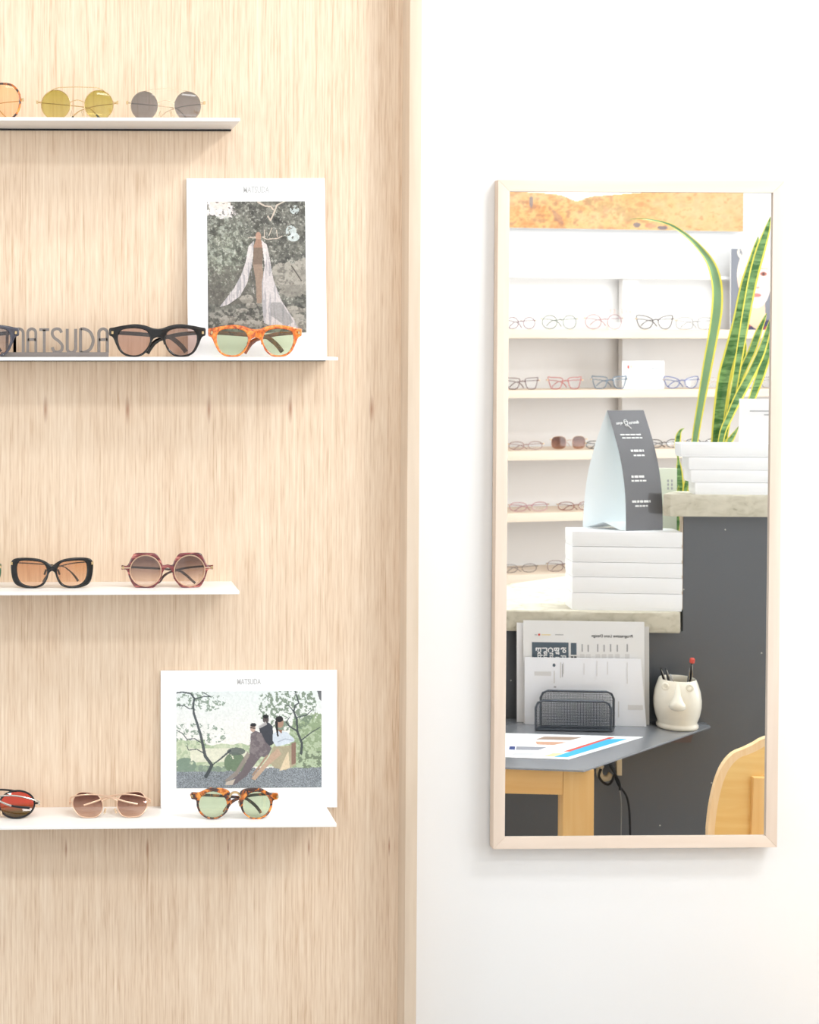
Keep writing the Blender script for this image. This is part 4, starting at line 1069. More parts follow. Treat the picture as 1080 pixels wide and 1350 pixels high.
# small standing card behind the tent card, by the plant
a = FD.m(868, 694, -0.17); b = FD.m(890, 617.5, -0.17)
o = thing_in(FD, 'sign_card', (a.x + b.x) / 2 - 0.02, -0.17, z1t + 0.0002, 'pale greenish upright card with small grey marks behind the tent card', 'sign')
wc = (b.x - a.x) / 2 + 0.025
build('card_board', MB().box(-wc, wc, -0.004, 0, 0, b.z - z1t), mat('pale_sage_card', (222, 226, 208), 0.5), o, bevel=0.001)
for x in (881, 886):
    for y in (634, 639, 644):
        q = FD.m(x, y, -0.17); xx = q.x - ((a.x + b.x) / 2 - 0.02)
        build('printed_mark', MB().box(xx - 0.0018, xx + 0.0018, 0.0001, 0.0004, q.z - z1t - 0.003, q.z - z1t + 0.003), INK_GREY, o)

# ------------------------------------------------------------------ snake plant
def leaf_mats():
    m = bpy.data.materials.new('banded_green_leaf'); m.use_nodes = True
    nt = m.node_tree; b = nt.nodes['Principled BSDF']; b.inputs['Roughness'].default_value = 0.35
    tc = nt.nodes.new('ShaderNodeTexCoord'); mp = nt.nodes.new('ShaderNodeMapping'); mp.inputs['Scale'].default_value = (0.5, 0.5, 2.6)
    n = nt.nodes.new('ShaderNodeTexNoise'); n.inputs['Scale'].default_value = 34; n.inputs['Detail'].default_value = 3; n.inputs['Distortion'].default_value = 0.8
    cr = nt.nodes.new('ShaderNodeValToRGB'); el = cr.color_ramp.elements
    el[0].position = 0.38; el[0].color = lin((66, 116, 58)); el[1].position = 0.62; el[1].color = lin((142, 180, 116))
    nt.links.new(tc.outputs['Object'], mp.inputs[0]); nt.links.new(mp.outputs[0], n.inputs['Vector']); nt.links.new(n.outputs['Fac'], cr.inputs[0]); nt.links.new(cr.outputs[0], b.inputs['Base Color'])
    return m
LEAF_G = leaf_mats(); LEAF_Y = mat('yellow_leaf_margin', (242, 228, 96), 0.35, noise=0.06, nscale=60)
LEAF_B = mat('blue_green_leaf_back', (132, 168, 126), 0.4, noise=0.1, nscale=30)
def snake_plant():
    S0 = -0.25
    base = FD.m(930, 700, S0)
    zb = z1t + 0.0004
    o = thing_in(FD, 'snake_plant', base.x, S0, zb, 'variegated snake plant with tall yellow-edged leaves behind the slipped boxes', 'plant')
    pot = MB(); pot.lathe([(0.0, 0.0), (0.046, 0.0), (0.052, 0.01), (0.060, 0.085), (0.060, 0.09), (0.056, 0.09), (0.054, 0.078), (0.0, 0.078)], 32)
    build('pot', pot, mat('pale_stone_pot', (214, 210, 196), 0.6), o, smooth=True)
    leaves = [ # pixels (x, y, width) from the base up, plane offset, centre material
        ([(905, 668, 7), (916, 580, 9), (924, 530, 11), (933, 478, 13), (941, 434, 14), (945, 403, 14.5), (944.5, 375, 14), (938, 350, 11.5), (925, 330, 8), (907, 312, 5.5), (882, 295.5, 3.4), (852, 289, 1.8), (831, 289, 0.6)], -0.02, 1),
        ([(940, 668, 8), (944, 585, 15), (953, 505, 19), (963, 464, 18), (973, 424, 17), (983, 375, 15), (995, 332, 9), (1000, 312, 1)], 0.0, 0),
        ([(948, 668, 6), (954, 585, 8), (966, 520, 9), (979, 440, 11), (991, 372, 13), (1002, 330, 13), (1010, 306, 9), (1016, 286, 1)], 0.03, 0),
        ([(944, 668, 6), (950, 582, 8), (962, 548, 10), (975, 520, 12), (991, 490, 12), (1003, 464, 11), (1011, 440, 8), (1017, 418, 1)], 0.045, 0),
        ([(950, 668, 4), (956, 560, 7), (972, 507, 9), (982, 482, 10), (991, 462, 11), (999, 440, 9), (1006, 424, 5), (1011, 413, 0.6)], 0.015, 0),
        ([(970, 668, 6), (980, 560, 9), (992, 523, 10), (1001, 497, 12), (1009, 472, 12), (1015, 450, 9), (1022, 425, 1)], -0.03, 0),
        ([(898, 668, 8), (895.5, 640, 11.5), (895, 618, 8), (894, 603, 2.2), (892.5, 590, 7), (894, 576, 7.5), (897, 568, 4), (902.5, 564.5, 0.5)], 0.02, 0),
        ([(905, 668, 6), (904, 648, 7.5), (907, 625, 5.5), (911, 606, 2.5), (913, 598, 0.5)], -0.01, 0),
        ([(952, 668, 5), (958, 592, 9), (964, 578, 8), (970, 569, 4), (974, 562, 0.5)], 0.03, 0),
        ([(972, 668, 5), (977, 520, 6), (979, 480, 7), (982, 458, 4.5), (983, 447, 0.5)], -0.045, 0),
        ([(890, 720, 5), (886, 706, 3.5), (881, 694, 3), (874.5, 678, 2.2), (868, 662, 0.5)], 0.03, 0),
        ([(895, 706, 9), (893, 690, 8.5), (892, 676, 8), (893, 655, 5), (895, 640, 1)], 0.035, 0)]
    for pts, ds, back in leaves:
        s = S0 + ds
        P = smooth_path([(FD.m(x, y, s).x - base.x, FD.m(x, y, s).z - zb, w * 0.5) for x, y, w in pts], 4)
        k = abs(FD.m(910, 500, s).x - FD.m(900, 500, s).x) / 10
        z00 = P[0][1]
        # bring the foot of the leaf into the pot
        root = (max(-0.035, min(0.035, P[0][0] * 0.35)), 0.078)
        P = [(root[0], root[1], 3.0), ((root[0] + P[0][0]) / 2, (root[1] + max(z00, 0.1)) / 2, 3.5)] + [p for p in P if p[1] > 0.085]
        vs, fs, mi = [], [], []
        cols = [-1, -0.70, -0.35, 0, 0.35, 0.68, 1]
        N = len(P)
        for i, (x, z, hw) in enumerate(P):
            a, b = P[max(i - 1, 0)], P[min(i + 1, N - 1)]
            t = Vector((b[0] - a[0], 0, b[1] - a[1])); t = t.normalized() if t.length > 1e-9 else Vector((0, 0, 1))
            nn = Vector((t.z, 0, -t.x)); yy = ds * min(1, i / 6)
            for c in cols:
                wv = 0.0006 * math.sin(i * 0.9 + c * 2)
                vs.append(Vector((x, yy, z)) + nn * (c * hw * k) + Vector((0, abs(c) * hw * k * 0.45 + wv, 0)))
        for i in range(N - 1):
            for j in range(6):
                fs.append((i * 7 + j, i * 7 + j + 1, (i + 1) * 7 + j + 1, (i + 1) * 7 + j)); mi.append(1 if j in (0, 5) else 0)
        nb = len(vs); vs += [v - Vector((0, 0.0012, 0)) for v in vs]; fs += [tuple(nb + q for q in f)[::-1] for f in fs]; mi += mi[:]
        mb = MB(); mb.v = [tuple(v) for v in vs]; mb.f = fs; mb.mi = mi
        build('leaf', mb, [LEAF_B if back else LEAF_G, LEAF_Y], o, smooth=True, angle=80)
snake_plant()

# ------------------------------------------------------------------ papers, rack, brochure, pot
def upright_sheet(px0, px1, py0, s, label, lean_top, name='paper_sheet', skewtop=0.0, matl=CARD_WHITE):
    a = FD.m(px0, 955, s); b = FD.m(px1, py0, s); w = b.x - a.x; h = (b.z - zt)
    o = thing_in(FD, name, (a.x + b.x) / 2, s, zt + 0.0003, label, 'paper', 'papers standing behind the rack')
    ln = lean_top
    build('sheet', MB().add([(-w / 2, 0, 0), (w / 2, 0, 0), (w / 2 - skewtop, -ln, h), (-w / 2, -ln, h), (-w / 2, -0.0008, 0), (w / 2, -0.0008, 0), (w / 2 - skewtop, -ln - 0.0008, h), (-w / 2, -ln - 0.0008, h)],
          [(0, 1, 2, 3), (7, 6, 5, 4), (0, 4, 5, 1), (1, 5, 6, 2), (2, 6, 7, 3), (3, 7, 4, 0)]), matl, o)
    return o, (a.x + b.x) / 2, w, h
upright_sheet(681.5, 847, 824, -0.016, 'rearmost white sheet, its left and top edges showing behind the others', 0.006)
upright_sheet(700, 857, 827, -0.012, 'grey-edged white sheet showing at the right of the standing papers', 0.006, matl=mat('greyish_sheet', (206, 204, 200), 0.6))
o, cx, w_, h_ = upright_sheet(690.5, 851, 821, -0.005, 'large printed lens chart sheet with a slate blue block, upright behind the rack', 0.008, matl=mat('chart_paper', (236, 236, 235), 0.5))
def on_sheet(o, cx, s, x, y): q = FD.m(x, y, s); return q.x - cx, q.z - zt
def mark(o, cx, s, x0, y0, x1, y1, m, out=0.0006, name='printed_mark'):
    a = on_sheet(o, cx, s, x0, y1); b = on_sheet(o, cx, s, x1, y0)
    k = lambda z: -0.008 * z / h_ + out if s == -0.005 else -0.004 * z / h2_ + out
    return build(name, MB().add([(a[0], k(a[1]), a[1]), (b[0], k(a[1]), a[1]), (b[0], k(b[1]), b[1]), (a[0], k(b[1]), b[1])], [(0, 1, 2, 3)]), m, o)
x, z = on_sheet(o, cx, -0.005, 808, 839.5); words('Progressive Lens Design', 0.0092, INK, o, (x, 0.0014 - 0.008 * z / h_, z), TO_MIRROR, bold=0.00006)
mark(o, cx, -0.005, 702, 848, 750.5, 880, INK_SLATE); mark(o, cx, -0.005, 753.5, 848.5, 761, 864, INK_SLATE)
mark(o, cx, -0.005, 753.5, 866, 756.5, 870, INK); mark(o, cx, -0.005, 757.5, 866, 761, 870, INK)
mark(o, cx, -0.005, 706, 837.3, 709, 838.2, INK_GREY); mark(o, cx, -0.005, 710.5, 836.2, 713, 838.8, INK_RED); mark(o, cx, -0.005, 715, 837.3, 727, 838.2, INK_YELLOW); mark(o, cx, -0.005, 733, 837.3, 744, 838.2, INK_GREY)
for px_, tx in ((744, 'fo b'), (735, 'Ba n'), (727, 'Cus'), (719, 'Len'), (711, 'Exp')):
    x, z = on_sheet(o, cx, -0.005, px_, 854); words(tx, 0.0165, INK_WHITE, o, (x, 0.0015 - 0.008 * z / h_, z), (R(90), R(90), R(180)), align='LEFT', bold=0.0004)
for i, px_ in enumerate((768.5, 776.5, 789, 797.5, 806, 815, 828)):
    mark(o, cx, -0.005, px_ - 0.9, 850 + (i % 2), px_ + 0.9, 860, INK_GREY); mark(o, cx, -0.005, px_ - 3, 863, px_ + 3, 869, INK_PALE)
h2_ = 1.0
o, cx, w_, h2_ = upright_sheet(692, 853, 869.5, 0.003, 'front white form with faint rotated print, standing closest behind the wire rack', 0.004, skewtop=0.012, matl=mat('bluish_form_paper', (248, 250, 255), 0.5))
q = on_sheet(o, cx, 0.003, 731, 877.5); build('printed_dot', MB().add([(q[0] + 0.0032 * math.cos(a), 0.0006 - 0.004 * q[1] / h2_, q[1] + 0.0038 * math.sin(a)) for a in [math.pi * k / 6 for k in range(12)]], [tuple(range(12))]), INK_SLATE, o)
for x0, y0, x1, y1 in ((705, 886, 727, 891), (730.5, 885, 732, 901), (739, 874, 740.5, 894), (743, 874, 744, 889), (770, 875, 771, 890), (787, 872, 788, 892), (801, 873, 802, 890), (827, 874, 828, 902), (828, 930, 848, 936), (815, 925, 816.5, 946)):
    mark(o, cx, 0.003, x0, y0, x1, y1, INK_PALE)
for x0, y0, x1, y1 in ((730.5, 905, 733.5, 907), (741.5, 876, 742.5, 893)): mark(o, cx, 0.003, x0, y0, x1, y1, INK_GREY)

RACK_METAL = mat('dark_grey_rack_metal', (74, 80, 88), 0.35, 0.3)
def wire_rack():
    s = 0.030
    a = FD.m(706.5, 957, s + 0.03); b = FD.m(806, 957, s + 0.03)
    o = thing_in(FD, 'letter_rack', (a.x + b.x) / 2, s, zt + 0.0003, 'black wire mesh letter rack holding the upright papers on the desk', 'letter rack')
    c = (a.x + b.x) / 2
    def arch(px0, px1, py, ss):
        p = FD.m(px0, py, ss); q = FD.m(px1, py, ss); h = p.z - zt; x0, x1 = p.x - c, q.x - c; y = ss - s; r = 0.016
        pts = [(x0, y, 0.003), (x0, y, h - r), (x0 + r * 0.3, y, h - r * 0.3), (x0 + r, y, h), (x1 - r, y, h), (x1 - r * 0.3, y, h - r * 0.3), (x1, y, h - r), (x1, y, 0.003)]
        build('wire_arch', MB().tube(pts, 0.0024, seg=8), RACK_METAL, o, smooth=True)
        mesh = MB(); n = int((x1 - x0) / 0.0034); m = int(h / 0.0034)
        t = 0.00035
        def ins(x): 
            d = min(x - x0, x1 - x); return h if d > r else h - (r - math.sqrt(max(0, r * r - (r - d) ** 2)))
        for i in range(1, n):
            x = x0 + (x1 - x0) * i / n; mesh.box(x - t, x + t, y - t, y + t, 0.003, ins(x))
        for j in range(1, m + 1):
            z = 0.003 + (h - 0.003) * j / (m + 1); e = 0 if z < h - r else r - math.sqrt(max(0, r * r - (z - h + r) ** 2)); mesh.box(x0 + e, x1 - e, y - t, y + t, z - t, z + t)
        g = build('wire_mesh', mesh, RACK_METAL, o); tag(g, kind='stuff')
        return x0, x1
    r0 = arch(713, 809.5, 910.5, s + 0.0); r1 = arch(706.5, 806, 923.5, s + 0.03)
    build('base_rail', MB().tube([(r0[0], 0, 0.0026), (r0[1], 0, 0.0026)], 0.0024).tube([(r1[0], 0.03, 0.0026), (r1[1], 0.03, 0.0026)], 0.0024).tube([(r0[0], 0, 0.0026), (r1[0], 0.03, 0.0026)], 0.0024).tube([(r0[1], 0, 0.0026), (r1[1], 0.03, 0.0026)], 0.0024), RACK_METAL, o, smooth=True)
    build('base_plate', MB().add([(r0[0], 0, 0.0012), (r0[1], 0, 0.0012), (r1[1], 0.03, 0.0012), (r1[0], 0.03, 0.0012)], [(0, 1, 2, 3)]), RACK_METAL, o)
wire_rack()

def brochure():
    Z = zt + 0.0012
    pt = lambda x, y: FD.mz(x, y, Z)
    c = pt(740, 985)
    o = thing_in(FD, 'brochure', c.x, c.y, zt + 0.0002, 'glossy folded brochure with red and cyan stripes lying on the desk', 'brochure')
    L = lambda x, y: (pt(x, y).x - c.x, pt(x, y).y - c.y)
    ol = [L(666, 966.5), L(848, 971.5), L(750, 1001), L(666, 998)]
    build('sheet', MB().prism(ol, 0, 0.001), CARD_WHITE, o)
    def patch(q, m, z=0.0012): build('printed_patch', MB().add([L(x, y) + (z,) for x, y in q], [(0, 1, 2, 3)]), m, o)
    patch([(803, 972), (812, 972), (753, 991), (742, 991)], INK_RED)
    patch([(802, 974.5), (828, 974), (748, 998.5), (730, 998)], INK_BLUE, 0.0013)
    patch([(729, 993), (744, 993), (738, 997.5), (716, 997.5)], INK_YELLOW)
    patch([(718, 971), (768, 972), (752, 976), (706, 975)], mat('brown_photo_ink', (168, 146, 130), 0.5)); patch([(706, 977.5), (748, 978.5), (730, 982.5), (708, 981.5)], mat('tan_photo_ink', (206, 162, 136), 0.5))
    patch([(672, 983.8), (679.5, 984), (679, 988.6), (671, 988.4)], mat('navy_photo_ink', (58, 74, 130), 0.5)); patch([(681, 984), (722, 985), (710, 989), (680, 988.8)], mat('grey_photo_ink', (150, 152, 160), 0.5))
    patch([(680, 992), (712, 993), (700, 996.5), (672, 996)], mat('pale_photo_ink', (206, 206, 208), 0.5))
brochure()

def face_pot():
    s = 0.0
    a, b = FD.m(864, 958, s), FD.m(924, 958, s); c = (FD.m(862.5, 925, s).x + FD.m(924, 925, s).x) / 2
    base = FD.m(892, 958.5, s + 0.03)
    k = abs(b.x - a.x) / 60
    o = thing_in(FD, 'face_pot', c, s, zt + 0.0003, 'cream glazed face pot with a big nose and ring eyes holding pens', 'pot', rz=R(17))
    Hh = 66 * k
    prof = [(0, 0), (26 * k, 0), (27 * k, 1.5 * k), (27 * k, 4 * k), (25.5 * k, 6 * k), (25.2 * k, 8 * k), (28.5 * k, 17 * k), (30.6 * k, 28 * k), (30.8 * k, 38 * k), (29.2 * k, 50 * k), (26 * k, 60 * k), (24 * k, 65 * k), (23.4 * k, 66 * k), (22.4 * k, 65 * k), (23.5 * k, 58 * k), (26 * k, 40 * k), (24 * k, 12 * k), (0, 8 * k)]
    glaze = mat('cream_speckled_glaze', (244, 238, 222), 0.3, coat=0.5, noise=0.06, nscale=60)
    build('bowl', MB().lathe(prof, 48), glaze, o, smooth=True, angle=70)
    fr = 30 * k
    nose = MB(); rings = [(64, 3.4, 2.0, -5.5), (56, 3.9, 4.2, -3), (48, 4.8, 6.5, -1), (42, 7.0, 9, 0), (37, 10.0, 11.5, 0.5), (32.5, 11.0, 10.5, 0.5), (29.5, 8, 7, 0), (27.5, 3, 3, -1)]
    vs = []
    for z, wx, out, adj in rings:
        for q in range(12):
            an = math.pi * q / 11; vs.append((wx * k * math.cos(an), fr + adj * k - 2.0 * k + out * k * math.sin(an), z * k))
    fs = [(i * 12 + j, i * 12 + j + 1, (i + 1) * 12 + j + 1, (i + 1) * 12 + j) for i in range(len(rings) - 1) for j in range(11)]
    nose.add(vs, fs); build('nose', nose, glaze, o, smooth=True, angle=80)
    for sg in (-1, 1):
        xx = sg * 15.5 * k; yy = 22.5 * k
        build('ring_eye', MB().tube([(xx + 3.6 * k * math.cos(q), yy + 1.5 * k, 59 * k + 3.8 * k * math.sin(q)) for q in [2 * math.pi * i / 16 for i in range(16)]], 1.5 * k, closed=True, seg=8), glaze, o, smooth=True)
    return o, k, c, s
po, pk, pc, ps = face_pot()
def pen(x0, z0, x1, z1_, r, m, label, cap=None, y=0.0):
    o = thing_in(FD, 'pen', pc + x0 * pk, ps + y * pk, zt + z0 * pk, label, 'pen', 'pens in the face pot')
    d = Vector(((x1 - x0) * pk, 0, (z1_ - z0) * pk))
    build('barrel', MB().tube([(0, 0, 0), d * 0.9, d], [r * pk, r * pk, r * pk * 0.6], seg=10), m, o, smooth=True)
    build('clip', MB().tube([d * 0.97 + Vector((0.0, 0.9 * r * pk, 0)), d * 0.8 + Vector((0.6 * r * pk, 2.0 * r * pk, 0)), d * 0.62 + Vector((0, 1.2 * r * pk, 0))], 0.5 * pk, seg=6), SILVER, o, smooth=True)
    if cap: build('cap', MB().tube([d * 0.985, d * 1.0, d * 1.06, d * 1.08], [2.2 * pk, 3.4 * pk, 3.4 * pk, 2.0 * pk], seg=14), cap, o, smooth=True)
pen(12, 10, 19, 88, 1.7, BLACK_METAL, 'black pen with a round red top, right side of the face pot', INK_RED)
pen(6, 10, 15, 81, 1.1, mat('grey_pen', (110, 112, 116), 0.4), 'thin grey pen just left of the red-topped one', y=3)
pen(-4, 10, -22, 80, 1.7, BLACK_METAL, 'black pen leaning far left out of the face pot')
pen(-2, 12, -16.5, 81, 1.7, mat('dark_grey_pen', (70, 72, 76), 0.35), 'dark grey pen with pale tip leaning left in the face pot', y=4)
pen(4, 12, -12, 73, 2.0, mat('silver_pen', (190, 190, 192), 0.3, 0.4), 'short silver pen leaning left in the face pot', y=8)

# ------------------------------------------------------------------ bent ply chair at the desk
def chair():
    s = P2.y + 0.05
    P = lambda x, y: FD.m(x, y, s)
    ref = P(925, 1090); top = P(1006, 972)
    W = 0.205; cx = ref.x + W
    o = thing_in(FD, 'plywood_chair', cx, s, 0, 'honey-coloured bent plywood chair with rounded backrest beside the desk', 'chair')
    ol = [(P(x, y).x - cx, P(x, y).z) for x, y in ((925, 1100), (925.5, 1080), (930, 1050), (938, 1022), (948, 1003), (962, 990), (978, 984.5), (992, 979), (1007, 972))]
    zb = ol[0][1] - 0.12
    half = [(-W + 0.03, zb), (-W + 0.004, zb + 0.05)] + ol + [(-0.04, ol[-1][1] + 0.012), (0.0, ol[-1][1] + 0.015)]
    half = smooth_path(half, 3)
    ring = half + [(-x, z) for x, z in half[::-1][1:]]
    n = len(ring)
    # thick laminated shell: rounded front rim (light edge) and face, bowed about the vertical
    bow = lambda x: 0.9 * x * x
    cen = (0, (zb + ol[-1][1]) / 2)
    def inset(p, d): v = Vector((cen[0] - p[0], cen[1] - p[1])); v.normalize(); return (p[0] + v.x * d, p[1] + v.y * d)
    A = [(x, bow(x) + 0.0, z) for x, z in ring]
    B = [(lambda q: (q[0], bow(q[0]) + 0.002, q[1]))(inset(p, 0.014)) for p in ring]
    C2 = [(x, bow(x) - 0.014, z) for x, z in ring]
    vs = A + B + C2
    fs, mi = [], []
    for i in range(n):
        j = (i + 1) % n; fs.append((i, j, n + j, n + i)); mi.append(1); fs.append((i, 2 * n + i, 2 * n + j, j)); mi.append(1)
    h = n // 2
    for base_, mat_i in ((n, 0), (2 * n, 0)):
        for i in range(h):
            a, b = base_ + i, base_ + i + 1; c, d = base_ + (n - 2 - i), base_ + (n - 1 - i)
            if len({a, b, c, d}) == 4 and b < c: fs.append((a, b, c, d)); mi.append(mat_i)
    mb = MB(); mb.v = vs; mb.f = fs; mb.mi = mi
    build('backrest', mb, [PLY_FACE, PLY_EDGE], o, smooth=True, angle=35)
    seat = smooth_path([(-0.2, 0.02), (-0.21, 0.2), (-0.19, 0.38), (0, 0.41), (0.19, 0.38), (0.21, 0.2), (0.2, 0.02), (0, 0.0)], 5, True)
    build('seat', MB().prism([(x, y) for x, y in seat], 0.44, 0.455), PLY_FACE, o, bevel=0.003)
    q = P(975, 1090); u0 = q.x - cx
    zt_post = P(1000, 1018).z
    for sg in (1, -1):
        xa = u0 if sg > 0 else -u0 - 0.03
        if sg > 0:
            build('back_post', MB().add([(xa, 0.022, 0.46), (xa + 0.034, 0.022, 0.46), (xa + 0.044, 0.020, zt_post), (xa + 0.012, 0.020, zt_post), (xa, 0.045, 0.46), (xa + 0.034, 0.045, 0.46), (xa + 0.044, 0.042, zt_post), (xa + 0.012, 0.042, zt_post)],
                  [(0, 1, 2, 3), (7, 6, 5, 4), (0, 4, 5, 1), (1, 5, 6, 2), (2, 6, 7, 3), (3, 7, 4, 0)]), DESK_WOOD, o, bevel=0.002)
        for yy in (0.03, 0.36):
            build('leg', MB().tube([(sg * 0.18, yy, 0.44), (sg * 0.2, yy + (0.02 if yy > 0.2 else -0.03), 0)], [0.016, 0.011], seg=12), DESK_WOOD, o, smooth=True)
chair()

# ------------------------------------------------------------------ the eyewear wall
SB = -0.245                                # wall face behind the shelves
tl, tr = -1.55, 1.15
rows = [(434, 446), (514.3, 525), (594.5, 607), (676.5, 688), (757.5, 770.5)]
rz = []
for i, (ya, yb2) in enumerate(rows):
    px = 700
    z1_, z0_ = FW.m(px, ya, 0).z, FW.m(px, yb2, 0).z
    lab = ['top birch shelf of the mirrored eyewear wall, level with the portrait', 'second birch shelf of the mirrored eyewear wall, with the small white notice', 'third birch shelf of the mirrored eyewear wall, with brown sunglasses', 'fourth birch shelf of the mirrored eyewear wall, left of the tent card', 'lowest visible birch shelf of the mirrored eyewear wall, just above the low counter'][i]
    o = thing_in(FW, 'display_shelf', 0, 0, z1_, lab, 'shelf', 'birch shelves of the eyewear wall')
    build('shelf_board', MB().box(tl, tr, SB, 0, z0_ - z1_, 0), SHELF_WOOD, o, bevel=0.0015)
    rz.append((z1_, z0_))
# white ledge line above, uprights
za = FW.m(750, 362, -0.16).z; zb_ = FW.m(750, 366, -0.16).z
o = thing_in(FW, 'wall_ledge', 0, SB, zb_, 'thin white ledge line across the upper white wall in the mirror', 'ledge')
build('ledge_board', MB().box(tl, tr, 0, 0.05, 0, za - zb_), WHITE_PAINT, o, bevel=0.001)
for (pa, pb) in ((832, 852), (620, 640)):
    a = FW.m(pa, 455, -0.15); b = FW.m(pb, 455, -0.15)
    o = thing_in(FW, 'shelf_upright', (a.x + b.x) / 2, SB, 0, 'white upright post behind the birch shelves' + (' by the small white notice' if pa > 700 else ', outside the mirror view'), 'upright')
    segs = [0.0] + [v for z1_, z0_ in rz[::-1] for v in (z0_, z1_)] + [zb_]
    w2 = (b.x - a.x) / 2
    for i in range(0, len(segs), 2):
        build('post', MB().box(-w2, w2, 0, 0.03, segs[i] + (0 if i == 0 else 0.0002), segs[i + 1] - 0.0002), WHITE_PAINT, o)

# wide landscape print above
a = FW.m(640, 299.5, SB + 0.03); b = FW.m(981, 253, SB + 0.03)
kpx = (b.x - FW.m(676, 299, SB + 0.03).x) / 305
w_, h_ = kpx * 345, kpx * 150
o = thing_in(FW, 'wall_print', b.x - w_ / 2, SB + 0.004, a.z, 'wide ochre desert hillside print high on the white wall, top left in the mirror', 'picture')
build('canvas', MB().box(-w_ / 2, w_ / 2, 0, 0.022, 0, h_), CARD_WHITE, o, bevel=0.001)
dp = desert_picture(); pad = np.repeat(dp[:, :1], int(40 * 0.9), axis=1); dp = np.concatenate([pad, dp], 1)
print_sheet('print_face', w_, h_, dp[:, ::-1], o, (0, 0.0226, h_ / 2), face=1, rough=0.7)

# portrait print on the top shelf
a = FW.m(963.5, 423, -0.17); b = FW.m(963.5, 328, -0.17); k = (b.z - a.z) / 95
o = thing_in(FW, 'portrait_print', a.x + 40 * k, -0.17, rz[0][0] + 0.0003, 'portrait photograph of a fair short-haired person, half hidden by the snake plant leaves', 'picture')
H_ = b.z - rz[0][0]
build('board', MB().box(-40 * k, 40 * k, -0.006, 0, 0, H_), CARD_WHITE, o)
print_sheet('print_face', 80 * k, H_, portrait_picture(), o, (0, 0.0005, H_ / 2), face=1, rough=0.6)

# small notice on the second shelf
a = FW.m(820.5, 513, -0.06); b = FW.m(876, 476, -0.06)
o = thing_in(FW, 'notice_card', (a.x + b.x) / 2, -0.06, rz[1][0] + 0.0003, 'small white notice with a red mark standing on the second birch shelf', 'sign')
c = (a.x + b.x) / 2; hh = b.z - rz[1][0]; kk = (b.x - a.x) / 55.5
build('card_board', MB().box(-(b.x - a.x) / 2, (b.x - a.x) / 2, -0.004, 0, 0, hh), CARD_WHITE, o, bevel=0.0008)
def nmark(x0, y0, x1, y1, m): build('printed_mark', MB().box((x0 - 848.2) * kk, (x1 - 848.2) * kk, 0.0002, 0.0006, hh - (y1 - 476) * kk, hh - (y0 - 476) * kk), m, o)
nmark(827, 481, 829.5, 485, INK_RED); nmark(831, 481, 833, 484.5, INK_YELLOW); nmark(859, 483.6, 870, 485.2, INK_GREY)
for i in range(5): nmark(836, 493 + 3 * i, 870 - (i % 2) * 4, 493.8 + 3 * i, INK_PALE)

# small pale red lettering standing on the top shelf
o = thing_in(FW, 'shelf_lettering', FW.m(819, 411, -0.12).x, -0.12, rz[0][0] + 0.0003, 'faint pale letters standing on the top birch shelf between two frames', 'sign')
build('stand', MB().box(-0.06, 0.06, -0.01, 0.01, 0, 0.03), mat('clear_stand', (246, 244, 242), 0.4), o, bevel=0.001)
q = FW.m(819, 411, -0.12).z - rz[0][0]
for i, ch in enumerate('V A I . S T'.split()):
    words(ch, 0.026, mat('pale_rust_ink', (214, 190, 180), 0.6), o, (0.042 - i * 0.018, 0.0, q), TO_MIRROR, name='letter', ext=0.001)
build('stem', MB().box(-0.05, 0.05, -0.002, 0.0, 0.03, q + 0.012), L_CLEAR, o)

# ---- spectacles on the birch shelves
def cateye(w=0.026, h=0.019, cx=0.033, lift=0.004):
    return smooth_path([(cx - w * 0.92, h * 1.35), (cx - w * 0.3, h * 2 - 0.001), (cx + w * 0.9, h * 2 + lift), (cx + w, h * 1.6), (cx + w * 0.72, h * 0.5), (cx + w * 0.1, 0.0006), (cx - w * 0.65, h * 0.35)], 3, True)
def far_glasses(px, py, row, label, fm, lm, outline, rim=0.0012, W=None, tm=None, s=-0.05, turn=0.0, size_px=46, tilt=0.0, zt_=None, flat=False):
    s0 = s
    q = FW.m(px, py, s0)
    xm = max(x for x, z in outline); sc = 1.0
    hgt = max(z for x, z in outline)
    k = abs(FW.m(px + 10, py, s0).x - q.x) / 10
    want = size_px * k / 2; sc = want / (xm + 0.003)
    ol = [(x * sc, z * sc + rim) for x, z in outline]
    zz = (zt_ or hgt * 0.78) * sc
    g = frame_wire('glasses', label, 'spectacles on the birch shelves', ol, rim, fm, lm, FW.w(q.x, s0, rz[row][0] + 0.0002), rz=FW.a + math.pi + turn,
                   bridge=[(-ol[0][0] if ol[0][0] < 0.015 else -0.008, 0, hgt * sc * 0.66), (0, -0.001, hgt * sc * 0.74), (ol[0][0] if ol[0][0] < 0.015 else 0.008, 0, hgt * sc * 0.66)],
                   tm=tm or fm, W=(xm + 0.003) * sc * 1000, zt=zz, pads=False, rsec=rim * 0.9, tilt=tilt)
    return g
def acm(n, c): return mat(n, c, 0.2, coat=0.8)
SQ = smooth_path([(0.010, 0.033), (0.022, 0.0375), (0.048, 0.0385), (0.059, 0.040), (0.0575, 0.030), (0.051, 0.008), (0.044, 0.0015), (0.024, 0.0015), (0.0155, 0.009), (0.0115, 0.022)], 3, True)
CE = cateye(); RD = [(x, z) for x, z in circle(0.033, 0.021, 0.023, 0.0205, 28)]; RC = circle(0.033, 0.0175, 0.0255, 0.0172, 28, 3.0); OV = circle(0.033, 0.013, 0.025, 0.0125, 24, 2.4)
far_glasses(687, 432, 0, 'plum-and-pink thin frame at the left end of the top birch shelf', acm('plum_acetate', (112, 60, 84)), L_CLEAR, RD, 0.0014, size_px=40, tm=acm('plum_dark', (110, 70, 90)))
